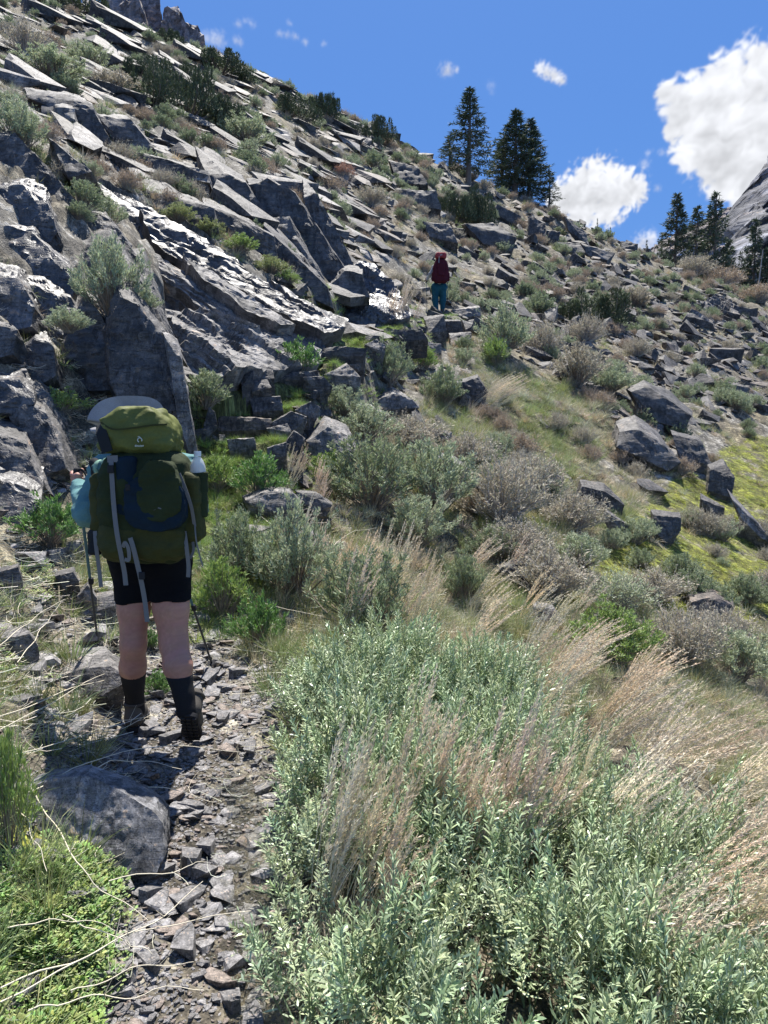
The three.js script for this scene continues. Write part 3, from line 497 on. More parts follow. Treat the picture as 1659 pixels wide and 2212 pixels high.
// ---------- far rock: the spire behind the ridge, the mountain across the valley ----------
{
  const sp = group('rock_spire', P(330, 80, 150), 'reddish rock spire rising behind the left skyline', 'rock spire'), red = rockMat(lin(0.62, 0.50, 0.44), { bumpScale: 0.4 });
  for (const [px, D] of [[[[215, 75], [228, -60], [330, -50], [350, 12], [362, 70], [340, 110]], 150], [[[345, 85], [357, 24], [384, 20], [402, 44], [408, 110]], 147], [[[393, 100], [400, 50], [424, 54], [440, 82], [446, 118], [410, 120]], 145], [[[240, 40], [262, -20], [300, -10], [318, 60], [280, 90]], 144]])
    block('rock_pillar', px, D, 0.3, 14, 0.2, red, null, null, sp, { L: 1.1, amp: 1.5, freq: 0.16, strata: 1.4, uvk: 0.07, crease: 0.4 });
}
function mountain(profile, D, deep, label, pal, seed) {
  const us = profile.map((q) => q[0]), nA = 150, nB = 90, pos = [], col = [], uv = [], idx = [];
  const top = (u) => { let i = 0; while (i < profile.length - 2 && u > us[i + 1]) i++; return lerp(profile[i][1], profile[i + 1][1], clamp((u - us[i]) / (us[i + 1] - us[i]), 0, 1)); };
  for (let b = 0; b <= nB; b++) for (let a = 0; a <= nA; a++) {
    const u = lerp(us[0], us.at(-1), a / nA), f = b / nB, jag = 5 * fbm2(u * 0.05 + seed, 3, 4) * f, p = P(u, lerp(640, top(u) + jag, f), D + deep * f), k = D / 500;
    const n = fbm3(p.x * 0.012 / k + seed, p.y * 0.02 / k, p.z * 0.006 / k, 6), q = 1 - Math.abs(fbm3(p.x * 0.02 / k, p.y * 0.008 / k + seed, p.z * 0.004, 4)) * 2.2;
    p.z += (n * 60 - q * 26) * k * (1 - f * 0.3); p.x += n * 10 * k * (1 - f);
    pos.push(p.x, p.y, p.z); uv.push(p.x / (40 * k), p.y / (40 * k));
    const sn = sstep(0.02, 0.1, fbm3(p.x * 0.015 / k + 9, p.y * 0.03 / k + seed, 1, 4) - pal.snow(f)), c = pal.rock.map((x) => x * (0.85 + 0.9 * n));
    col.push(...c.map((x, i) => lerp(x, [0.78, 0.8, 0.84][i], sn)));
  }
  for (let b = 0; b < nB; b++) for (let a = 0; a < nA; a++) { const i = b * (nA + 1) + a; idx.push(i, i + 1, i + nA + 2, i, i + nA + 2, i + nA + 1); }
  const g = new THREE.BufferGeometry(); g.setAttribute('position', new THREE.Float32BufferAttribute(pos, 3)); g.setAttribute('color', new THREE.Float32BufferAttribute(col, 3)); g.setAttribute('uv', new THREE.Float32BufferAttribute(uv, 2)); g.setIndex(idx); g.computeVertexNormals();
  tag(mesh('mountain', g, new THREE.MeshStandardMaterial({ vertexColors: true, map: rockMap, bumpMap: rockBump, bumpScale: 1.5, roughness: 0.9 })), label, 'mountain', null, 'structure');
}
mountain([[1562, 560], [1578, 505], [1595, 455], [1620, 400], [1640, 368], [1665, 332], [1720, 240], [1800, 120], [1900, 60], [2050, 40]], 520, 200, 'steep grey rock mountain across the valley at the right edge', { rock: [0.52, 0.52, 0.53], snow: (f) => 0.28 - 0.24 * (1 - f) * (f < 0.35 ? 1 : 0) }, 3);
mountain([[1380, 560], [1440, 510], [1500, 478], [1530, 470], [1560, 452], [1585, 436], [1610, 425], [1680, 400]], 1100, 300, 'reddish snow-streaked ridge behind the right-hand conifers', { rock: [0.56, 0.47, 0.42], snow: (f) => -0.02 + 0.16 * f }, 8);
// ---------- plants ----------
const V = (x, y, z) => new THREE.Vector3(x, y, z), UPV = V(0, 1, 0);
class Leaves {                                          // many small faces gathered into one part
  constructor() { this.p = []; this.c = []; }
  tri(a, b, c, k) { this.p.push(a.x, a.y, a.z, b.x, b.y, b.z, c.x, c.y, c.z); for (let i = 0; i < 3; i++) this.c.push(k[0], k[1], k[2]); }
  leaf(a, d, n, len, w, k, fine) {                      // from a along d, flat side towards n
    const s = V(0, 0, 0).crossVectors(d, n).normalize().multiplyScalar(w / 2), t = a.clone().addScaledVector(d, len);
    if (!fine) { const m = a.clone().addScaledVector(d, len * 0.45); this.tri(a, m.clone().add(s), t, k); this.tri(a, t, m.clone().sub(s), k); return; }
    const m1 = a.clone().addScaledVector(d, len * 0.3).addScaledVector(n, len * 0.05), m2 = a.clone().addScaledVector(d, len * 0.68).addScaledVector(n, len * 0.06), l1 = m1.clone().addScaledVector(s, 0.9), r1 = m1.clone().addScaledVector(s, -0.9), l2 = m2.clone().addScaledVector(s, 0.85), r2 = m2.clone().addScaledVector(s, -0.85);
    this.tri(a, l1, r1, k); this.tri(l1, l2, r1, k); this.tri(r1, l2, r2, k); this.tri(l2, t, r2, k);
  }
  rod(a, b, ra, rb, k, sides = 3) {
    const d = b.clone().sub(a).normalize(), x = Math.abs(d.y) < 0.9 ? UPV.clone().cross(d).normalize() : V(1, 0, 0).cross(d).normalize(), y = d.clone().cross(x);
    for (let i = 0; i < sides; i++) { const q = (j) => { const t = j / sides * 6.2832; return x.clone().multiplyScalar(Math.cos(t)).addScaledVector(y, Math.sin(t)); }, u = q(i), v = q(i + 1), a1 = a.clone().addScaledVector(u, ra), a2 = a.clone().addScaledVector(v, ra), b1 = b.clone().addScaledVector(u, rb), b2 = b.clone().addScaledVector(v, rb); this.tri(a1, a2, b2, k); this.tri(a1, b2, b1, k); }
  }
  path(pts, r0, r1, k, sides = 3) { for (let i = 0; i + 1 < pts.length; i++) this.rod(pts[i], pts[i + 1], lerp(r0, r1, i / (pts.length - 1)), lerp(r0, r1, (i + 1) / (pts.length - 1)), k, sides); }
  blade(a, d, n, len, w, droop, k, seg = 3) {            // a grass blade that bends over
    const s = V(0, 0, 0).crossVectors(d, n).normalize(); let p = a.clone(), dir = d.clone(), pl, pr;
    for (let i = 0; i <= seg; i++) { const ww = w / 2 * (1 - i / seg), l = p.clone().addScaledVector(s, ww), r = p.clone().addScaledVector(s, -ww); if (i) { this.tri(pl, pr, l, k); if (i < seg) this.tri(pr, r, l, k); } pl = l; pr = r; dir.y -= droop / seg; dir.normalize(); p = p.clone().addScaledVector(dir, len / seg); }
  }
  geo() { const g = new THREE.BufferGeometry(); g.setAttribute('position', new THREE.Float32BufferAttribute(this.p, 3)); g.setAttribute('color', new THREE.Float32BufferAttribute(this.c, 3)); return g; }
}
const tone = (r, a = 0.25, h = 0.08) => { const b = 1 - a + 2 * a * r(); return [b * (1 + h * (r() - 0.5) * 2), b, b * (1 + h * (r() - 0.5) * 2)]; };
const rdir = (r) => { const z = r() * 2 - 1, a = r() * 6.2832, q = Math.sqrt(1 - z * z); return V(q * Math.cos(a), z, q * Math.sin(a)); };
const M = {
  sage: leafMat(lin(0.34, 0.39, 0.24)), sageDark: leafMat(lin(0.25, 0.30, 0.165)), grey: leafMat(lin(0.38, 0.345, 0.26)), brown: leafMat(lin(0.34, 0.265, 0.185)), green: leafMat(lin(0.235, 0.33, 0.085)), lush: leafMat(lin(0.13, 0.25, 0.06)), rust: leafMat(lin(0.36, 0.19, 0.12)),
  grass: leafMat(lin(0.27, 0.31, 0.12)), silver: leafMat(lin(0.335, 0.42, 0.225), { roughness: 0.72 }), silverTop: new THREE.MeshPhysicalMaterial({ color: lin(0.38, 0.46, 0.28), vertexColors: true, roughness: 0.38, side: THREE.DoubleSide }),
  straw: leafMat(lin(0.50, 0.455, 0.31), { roughness: 0.75, transmission: 0.25 }), plume: leafMat(lin(0.66, 0.57, 0.42), { transmission: 0.35 }), moss: leafMat(lin(0.32, 0.37, 0.05)), twig: twigMat(lin(0.23, 0.19, 0.145)), deadTwig: twigMat(lin(0.34, 0.31, 0.27)), stalk: twigMat(lin(0.60, 0.54, 0.41)),
  needle: leafMat(lin(0.06, 0.085, 0.04), { transmission: 0.2 }), juniper: leafMat(lin(0.065, 0.085, 0.036), { transmission: 0.2 }), bark: twigMat(lin(0.16, 0.125, 0.10)),
};
// sagebrush: many ascending twigs from one foot, leaves along the outer part of each; size 1 m wide
function brush(seed, { stems = 110, leaves = 52, len = 0.052, w = 0.015, flat = 0.75, wild = 0.3, spikes = 0.3 } = {}) {
  const r = rngOf(seed), f = new Leaves(), t = new Leaves();
  for (let i = 0; i < stems; i++) {
    const a = r() * 6.2832, el = Math.pow(r(), 0.7) * 1.25, R = 0.5 * (0.75 + 0.35 * r()) * (1 + 0.22 * n2(Math.cos(a) * 1.3 + seed, Math.sin(a) * 1.3 + el)), end = V(Math.cos(a) * Math.sin(el) * R, Math.cos(el) * R * 2 * flat + 0.05, Math.sin(a) * Math.sin(el) * R), foot = V((r() - 0.5) * 0.14, 0, (r() - 0.5) * 0.14);
    const mid = foot.clone().lerp(end, 0.55).add(V((r() - 0.5) * 0.12, -0.03 + 0.08 * r(), (r() - 0.5) * 0.12)), tip = end.clone().add(V((r() - 0.5) * wild * 0.3, wild * 0.3 * r(), (r() - 0.5) * wild * 0.3));
    t.path([foot, mid, end], 0.009, 0.003, tone(r, 0.3)); t.path([end, tip], 0.003, 0.0012, tone(r, 0.3));
    const along = end.clone().sub(mid).normalize();
    for (let k = 0; k < leaves; k++) {
      const q = Math.pow(r(), 0.6), p = q < 0.75 ? mid.clone().lerp(end, q / 0.75) : end.clone().lerp(tip, (q - 0.75) * 4), j = rdir(r), d = along.clone().multiplyScalar(0.7).addScaledVector(j, 0.8).add(V(0, 0.35, 0)).normalize();
      f.leaf(p.addScaledVector(rdir(r), 0.025), d, rdir(r), len * (0.6 + 0.8 * r()), w * (0.7 + 0.6 * r()), tone(r, 0.3));
    }
    if (r() < spikes) { const e2 = tip.clone().add(V((r() - 0.5) * 0.08, 0.1 + 0.12 * r(), (r() - 0.5) * 0.08)); t.path([tip, e2], 0.0016, 0.001, tone(r, 0.2)); for (let k = 0; k < 10; k++) f.leaf(tip.clone().lerp(e2, r()), rdir(r).add(V(0, 0.6, 0)).normalize(), rdir(r), 0.02, 0.008, tone(r, 0.3)); }
  }
  return [f.geo(), t.geo()];
}
const BRUSH = { sage: [1, 2, 3].map((k) => brush(500 + k)), dense: [1, 2].map((k) => brush(520 + k, { stems: 140, leaves: 52, wild: 0.2 })), twiggy: [1, 2].map((k) => brush(540 + k, { stems: 190, leaves: 20, wild: 0.6, spikes: 0.5, flat: 0.6 })), leafy: [1, 2].map((k) => brush(560 + k, { stems: 85, leaves: 30, len: 0.08, w: 0.024, wild: 0.25, spikes: 0 })) };
let bk = 0;
function shrub(name, base, wide, high, kind, fm, tm, label, grp) {
  const set = BRUSH[kind], [fg, tg] = set[bk++ % set.length], g = group(name, base, label, kind === 'leafy' ? 'plant' : 'shrub', grp);
  mesh('foliage', fg, fm, g); mesh('stems', tg, tm, g); g.scale.set(wide * 1.12, high / 0.82, wide * 1.12); g.rotation.y = bk * 1.7; return g;
}
// read from the photograph: [u, v of the foot, width, height, shape, leaf, stem, label, D]
for (const [u, v, w, h, kind, leaf, label, D] of [
  [240, 690, 150, 165, 'sage', 'sage', 'tall sagebrush growing on the crag above the near hiker', 7.7], [148, 712, 95, 48, 'dense', 'sage', 'low cushion of sagebrush on the crag face', 7.0], [318, 672, 60, 44, 'sage', 'sage', 'small sagebrush right of the tall one on the crag', 7.9],
  [40, 325, 130, 95, 'sage', 'sage', 'sagebrush spilling over the crag top at the left edge', 10.4], [110, 178, 150, 55, 'dense', 'sage', 'wide pale sagebrush on the upper left slope'], [200, 150, 95, 42, 'sage', 'sage', 'sagebrush right of the wide pale one'], [55, 120, 90, 70, 'twiggy', 'grey', 'brownish brush at the upper left edge'],
  [250, 205, 95, 45, 'sage', 'grey', 'tan-green brush above the dark rock wall'], [530, 318, 115, 55, 'dense', 'sage', 'pale sagebrush below the juniper thicket'], [470, 285, 60, 40, 'sage', 'sage', 'small sagebrush under the juniper thicket'],
  [840, 835, 105, 90, 'sage', 'sageDark', 'sagebrush topped by tan grass beside the stone pile'], [955, 875, 95, 78, 'dense', 'sageDark', 'dark green sagebrush left of the overhung rock'], [742, 900, 95, 66, 'sage', 'sage', 'sagebrush right of the tilted slab'],
  [790, 955, 130, 80, 'sage', 'sage', 'pale sagebrush just above the rounded boulder'], [885, 968, 150, 75, 'twiggy', 'grey', 'greyish brush behind the big trail sagebrush'], [800, 1105, 200, 160, 'sage', 'sageDark', 'big sagebrush right of the rounded pale boulder'], [935, 1110, 190, 150, 'sage', 'sage', 'big sagebrush sloping down from the trail'],
  [1080, 1130, 190, 150, 'twiggy', 'grey', 'large grey bare-twigged brush on the mid slope'], [1010, 1010, 130, 80, 'twiggy', 'grey', 'grey brush behind the long grey rock'], [520, 1265, 170, 160, 'sage', 'sageDark', 'sagebrush right of the near hiker hip'], [640, 1290, 190, 190, 'sage', 'sage', 'tall rounded sagebrush over the trail bend'],
  [790, 1375, 220, 190, 'sage', 'sageDark', 'big sagebrush behind the foreground patch'], [1000, 1300, 110, 105, 'dense', 'sageDark', 'small green sagebrush beside the tan grasses'], [1110, 1205, 170, 95, 'twiggy', 'grey', 'upper of the two brown twiggy shrubs'], [1175, 1285, 190, 115, 'twiggy', 'grey', 'lower of the two brown twiggy shrubs'],
  [1330, 1315, 160, 90, 'twiggy', 'sage', 'grey shrub above the bright green shrub'], [1325, 1440, 200, 130, 'dense', 'green', 'bright green leafy shrub amid grey ones at right'], [1470, 1430, 190, 130, 'twiggy', 'grey', 'grey twiggy shrub right of the bright green one'], [1590, 1470, 170, 110, 'sage', 'sage', 'grey-green shrub at the right edge'],
  [1085, 765, 115, 95, 'sage', 'sage', 'pale green sagebrush right of the stone pile'], [1170, 775, 90, 80, 'twiggy', 'grey', 'brownish brush right of the pale green sagebrush'], [1245, 835, 115, 85, 'sage', 'grey', 'tan-tipped sagebrush at the talus foot'], [1315, 850, 90, 60, 'sage', 'sage', 'sagebrush joined to the tan-tipped one'],
  [1165, 685, 75, 50, 'dense', 'sageDark', 'small green shrub in the talus'], [1265, 740, 80, 60, 'twiggy', 'grey', 'grey brush under the low juniper'], [1375, 770, 60, 42, 'twiggy', 'grey', 'small grey brush in the talus right of the juniper'], [1370, 665, 80, 42, 'sage', 'grey', 'grey-tan brush above the low juniper'],
  [810, 368, 55, 38, 'sage', 'sageDark', 'small green shrub below the left skyline pines'], [742, 385, 48, 32, 'twiggy', 'rust', 'rusty red brush on the upper slope'], [800, 445, 80, 40, 'twiggy', 'grey', 'brown brush on the grassy middle slope'], [715, 420, 60, 40, 'twiggy', 'brown', 'brown brush under the rusty one'],
  [445, 880, 95, 75, 'leafy', 'sageDark', 'olive bush left of the stone steps'], [125, 892, 110, 55, 'leafy', 'green', 'yellow-green bush at the crag foot'], [1560, 620, 90, 40, 'twiggy', 'brown', 'tan brush on the right skyline'], [1640, 655, 90, 40, 'twiggy', 'brown', 'tan brush at the right edge of the skyline'], [1500, 595, 80, 40, 'twiggy', 'grey', 'grey-tan brush under the right conifers'],
  [645, 815, 95, 78, 'leafy', 'lush', 'lush green plant beside the upper steps'], [705, 1045, 85, 66, 'leafy', 'green', 'bright leafy plant in front of the rounded boulder'], [1068, 790, 55, 60, 'leafy', 'green', 'bright green plant under the pale green sagebrush'], [918, 800, 60, 50, 'leafy', 'green', 'bright grass-green tuft right of the tan grass'],
  [385, 478, 70, 36, 'dense', 'grass', 'grassy tuft at the upper end of the wet slab'], [452, 508, 70, 34, 'dense', 'grass', 'second grassy tuft along the top of the wet slab'], [520, 545, 75, 36, 'dense', 'green', 'bright tuft half way along the top of the wet slab'], [585, 590, 75, 34, 'dense', 'grass', 'grassy tuft near the lower end of the wet slab top'], [620, 612, 50, 28, 'dense', 'green', 'last bright tuft above the wet slab end'],
  [1150, 1065, 150, 90, 'twiggy', 'grey', 'grey brush above the small pale slope rock'], [1235, 1140, 150, 85, 'twiggy', 'grey', 'grey brush left of the dark flat-faced rock'], [1245, 1230, 130, 80, 'sage', 'sage', 'sagebrush right of the brown twiggy shrubs'], [1410, 1300, 150, 80, 'twiggy', 'grey', 'grey brush left of the brownish rounded rock'], [1560, 1395, 150, 90, 'twiggy', 'grey', 'grey brush in front of the brownish rounded rock'], [900, 1180, 150, 110, 'sage', 'sage', 'sagebrush below the two big ones'], [1060, 1215, 120, 80, 'sage', 'sageDark', 'dark sagebrush left of the brown twiggy shrubs'],
  [110, 1175, 140, 105, 'leafy', 'lush', 'leafy green plants left of the near hiker elbow'], [560, 1075, 110, 90, 'leafy', 'lush', 'low green plant beside the near bend'], [470, 1060, 90, 80, 'leafy', 'green', 'green plants right of the water bottle'], [480, 1330, 120, 120, 'leafy', 'green', 'green leafy plant at the near hiker right knee'],
  [560, 1400, 110, 120, 'leafy', 'lush', 'leafy stems right of the trekking pole'], [340, 1500, 60, 55, 'leafy', 'lush', 'small plant between the near hiker boots'], [330, 1400, 40, 50, 'leafy', 'lush', 'small plant seen between the near hiker knees'], [20, 1840, 110, 260, 'leafy', 'green', 'tall pale green plant at the left edge by the boulder'], [95, 1905, 120, 70, 'leafy', 'green', 'broad-leaved plant in front of the big boulder'],
]) {
  MARKS.push([[u, v], label]);
  const at = D ? P(u, v, D) : ground(u, v), d = -at.z; at.y -= 0.03;
  shrub(kind === 'leafy' ? 'leafy_plant' : kind === 'twiggy' ? 'brush_shrub' : 'sagebrush', at, w / FOC * d, h / FOC * d, kind, M[leaf], kind === 'twiggy' ? M.deadTwig : M.twig, label);
}
{ // small brush dotted over the hillside, too many to tell apart
  const r = rngOf(600), sets = [['sage', 'sage'], ['twiggy', 'grey'], ['dense', 'sageDark'], ['twiggy', 'brown']];
  for (const [i, [kind, leaf]] of sets.entries()) {
    const list = [];
    for (let k = 0; k < 900; k++) { const D = 9 + 60 * r(), s = -0.5 + 1.08 * r(), x = s * D, z = -D; if (onSlab(x, z) || toTrail(x, z) < (D < 26 ? 1.5 : 0.7) || fbm2(x * 0.12 + i * 9, z * 0.12, 3) < 0.02 - (D > 40 ? 0.05 : 0) || r() < 0.35 || D < 14 && s > -0.1 && s < 0.1) continue; const q = (0.35 + 0.6 * r()) * (0.6 + D * 0.014); list.push(new THREE.Matrix4().compose(V(x, H(x, z) - 0.05, z), new THREE.Quaternion().setFromEuler(new THREE.Euler(0, r() * 6, -0.2)), V(q, q * 0.75, q))); }
    const [fg, tg] = BRUSH[kind][0], both = [[fg, M[leaf]], [tg, kind === 'twiggy' ? M.deadTwig : M.twig]].map(([g, m], j) => { const im = new THREE.InstancedMesh(g, m, list.length); list.forEach((q, n) => im.setMatrixAt(n, q)); im.name = j ? 'stems' : 'foliage'; im.castShadow = im.receiveShadow = true; return im; });
    const g = group('hillside_brush', null, ['small grey-green sagebrush dotted over the whole hillside', 'small grey brush dotted over the whole hillside', 'small dark green brush dotted over the whole hillside', 'small brown brush dotted over the whole hillside'][i], 'brush'); g.userData.kind = 'stuff'; g.add(...both);
  }
}
// ---------- trees ----------
function conifer(seed, { whorls = 34, per = 6, ragged = 0.35, bare = 0.12, droop = 0.25, power = 0.85 } = {}) {   // 1 m tall, spread 1 = half width
  const r = rngOf(seed), f = new Leaves(), t = new Leaves(), top = V((r() - 0.5) * 0.02, 1, (r() - 0.5) * 0.02);
  t.path([V(0, -0.03, 0), V(0.004, 0.3, 0.003), V(0, 0.65, 0.004), top], 0.016, 0.002, [1, 1, 1], 7);
  for (let i = 0; i < whorls; i++) {
    const h = bare + (0.99 - bare) * Math.pow(i / (whorls - 1), 0.92), L0 = Math.pow(1 - h, power) * (0.95 - 0.25 * sstep(0.35, 0.1, h)) + 0.02;
    for (let b = 0; b < per; b++) {
      if (r() < 0.12) continue;
      const a = r() * 6.2832, L = L0 * (1 - ragged + 1.2 * ragged * r()) * 0.21, up = 0.35 * h - droop * (1 - h) + 0.2 * (r() - 0.5), d = V(Math.cos(a), up, Math.sin(a)).normalize(), p0 = V(0, h + 0.008 * (r() - 0.5), 0), p1 = p0.clone().addScaledVector(d, L * 0.6), p2 = p1.clone().addScaledVector(d.clone().add(V(0, 0.35, 0)).normalize(), L * 0.42);
      t.path([p0, p1, p2], 0.0028, 0.0008, [1, 1, 1]);
      const n = Math.round(7 + L * 190);
      for (let k = 0; k < n; k++) { const q = 0.12 + 0.88 * Math.sqrt(r()), p = q < 0.6 ? p0.clone().lerp(p1, q / 0.6) : p1.clone().lerp(p2, (q - 0.6) / 0.4), dd = d.clone().multiplyScalar(0.55).addScaledVector(rdir(r), 0.8); dd.y -= 0.05; f.leaf(p, dd.normalize(), rdir(r), 0.020 + 0.018 * r(), 0.0065, tone(r, 0.35)); }
    }
  }
  return [f.geo(), t.geo()];
}
const CON = [conifer(700), conifer(701, { whorls: 40, per: 7, ragged: 0.3, bare: 0.06, droop: 0.15 }), conifer(702, { ragged: 0.5, bare: 0.16, per: 6, droop: 0.3 }), conifer(703, { whorls: 26, per: 5, ragged: 0.4, bare: 0.05 })];
let ck = 0;
function tree(u, vTop, vBase, wpx, D, shape, label, grp) {
  const s = ray(u, vBase)[0], x = s * D, z = -D, y = H(x, z) - 0.1, topY = P(u, vTop, D).y, hgt = topY - y, g = group('conifer_tree', V(x, y, z), label, 'tree', grp), wide = wpx / FOC * D / 0.29;
  mesh('crown', CON[shape][0], M.needle, g); mesh('trunk', CON[shape][1], M.bark, g); g.scale.set(wide, hgt, wide); g.rotation.y = ++ck * 2.1; return g;
}
tree(1012, 192, 425, 118, 66, 2, 'tallest ragged conifer standing alone on the ridge above the far hiker');
tree(972, 288, 385, 62, 72, 3, 'small conifer just left of the tallest ridge conifer');
tree(1112, 240, 425, 118, 72, 1, 'left and taller one of the twin dense conifers on the ridge');
tree(1143, 258, 440, 100, 73, 1, 'right one of the twin dense conifers on the ridge');
tree(1085, 300, 415, 66, 75, 0, 'conifer half hidden between the tallest tree and the twins');
tree(1186, 366, 455, 56, 73, 3, 'short conifer right of the twin ridge conifers');
tree(1457, 420, 590, 100, 90, 1, 'dense conifer left of the right-hand group beyond the ridge');
tree(1502, 446, 595, 92, 94, 0, 'shorter middle conifer of the right-hand group');
tree(1541, 418, 600, 112, 90, 2, 'open conifer with bare trunk in the right-hand group');
tree(1427, 505, 580, 54, 92, 3, 'small conifer at the left end of the right-hand group');
tree(1572, 520, 620, 80, 96, 1, 'low dark conifer behind the open one');
tree(1600, 545, 630, 70, 96, 3, 'short conifer in the gap of the right-hand group');
tree(1626, 476, 640, 92, 94, 2, 'conifer with open crown near the right edge');
tree(1658, 535, 650, 90, 92, 1, 'dense conifer at the right edge of the picture');
tree(1690, 500, 650, 90, 96, 0, 'conifer just past the right edge');
tree(1290, 474, 500, 16, 110, 3, 'tiny conifer on the skyline left of the lone rock');
tree(1318, 492, 512, 12, 112, 3, 'tiniest conifer on the skyline in front of the cloud foot');
tree(1397, 520, 548, 24, 104, 3, 'tiny conifer on the skyline near the right-hand group');
{ const a = P(1625, 592, 88), b = P(1648, 540, 90), l = new Leaves(); a.y = Math.min(a.y, H(a.x, a.z) + 0.3); l.path([a, a.clone().lerp(b, 0.5).add(V(0.1, 0, 0)), b], 0.12, 0.05, [1, 1, 1], 7); const g = l.geo(); g.computeBoundingBox(); const m = mesh('dead_trunk', l.geo(), twigMat(lin(0.26, 0.24, 0.22))); tag(m, 'pale dead trunk leaning among the conifers at the right edge', 'dead tree'); }
function juniper(seed, lobes = 20) {                     // 1 m wide, 0.75 m tall, pointed tufts
  const r = rngOf(seed), f = new Leaves(), t = new Leaves();
  for (let i = 0; i < lobes; i++) {
    const a = r() * 6.2832, R = 0.40 * Math.sqrt(r()), c = V(Math.cos(a) * R, 0, Math.sin(a) * R), h = (0.40 + 0.32 * r() * r()) * (1 - 0.9 * R), w = 0.12 + 0.09 * r(), lean = V(c.x * 0.35, 1, c.z * 0.35).normalize();
    t.path([V(c.x * 0.3, 0, c.z * 0.3), c.clone().addScaledVector(lean, h * 0.4), c.clone().addScaledVector(lean, h)], 0.014, 0.003, tone(r, 0.2));
    for (let k = 0; k < 330; k++) { const q = Math.pow(r(), 0.8), rad = w * (1 - 0.85 * q) * (0.5 + 0.6 * r()) * (q < 0.15 ? 0.7 + 2 * q : 1), b = r() * 6.2832, p = c.clone().addScaledVector(lean, h * q).add(V(Math.cos(b) * rad, 0, Math.sin(b) * rad)); f.leaf(p, V(Math.cos(b) * 0.6, 0.9, Math.sin(b) * 0.6).addScaledVector(rdir(r), 0.5).normalize(), rdir(r), 0.035 + 0.03 * r(), 0.014, tone(r, 0.35)); }
  }
  return [f.geo(), t.geo()];
}
const JUN = [juniper(800), juniper(801, 24), juniper(802, 17)];
for (const [u, v, w, h, label] of [
  [330, 235, 130, 120, 'left bush of the dark juniper thicket above the rock wall'], [410, 255, 150, 145, 'tallest bush of the dark juniper thicket'], [478, 282, 110, 105, 'lower right bush of the juniper thicket'], [295, 175, 90, 70, 'upper left bush of the juniper thicket'], [370, 180, 110, 60, 'upper bush behind the juniper thicket'],
  [478, 160, 120, 66, 'dark juniper on the skyline beside the far spire'], [525, 178, 60, 40, 'small juniper at the right end of the skyline bush'], [645, 262, 100, 66, 'left part of the broad juniper on the skyline'], [700, 262, 80, 92, 'taller right part of the broad skyline juniper'],
  [775, 300, 60, 48, 'left one of the small skyline junipers'], [822, 312, 75, 72, 'right one of the small skyline junipers'], [365, 100, 66, 50, 'juniper at the foot of the far spire'], [180, 30, 120, 70, 'dark juniper at the upper left corner'], [90, 14, 120, 60, 'dark juniper at the very top left'],
  [985, 480, 90, 100, 'dark juniper at the foot of the tallest conifer'], [1040, 490, 90, 110, 'dark juniper right of the tallest conifer foot'], [1285, 705, 140, 105, 'low dark juniper in the middle of the talus'], [1235, 690, 70, 60, 'smaller dark juniper left of the low one in the talus'],
]) { MARKS.push([[u, v], label]); const at = ground(u, v), d = -at.z, g = group('juniper_bush', at, label, 'shrub'), [fg, tg] = JUN[bk++ % 3]; mesh('foliage', fg, M.juniper, g); mesh('stems', tg, M.bark, g); g.scale.set(w / FOC * d, h / FOC * d / 0.72, w / FOC * d); g.rotation.y = bk * 2.3; }
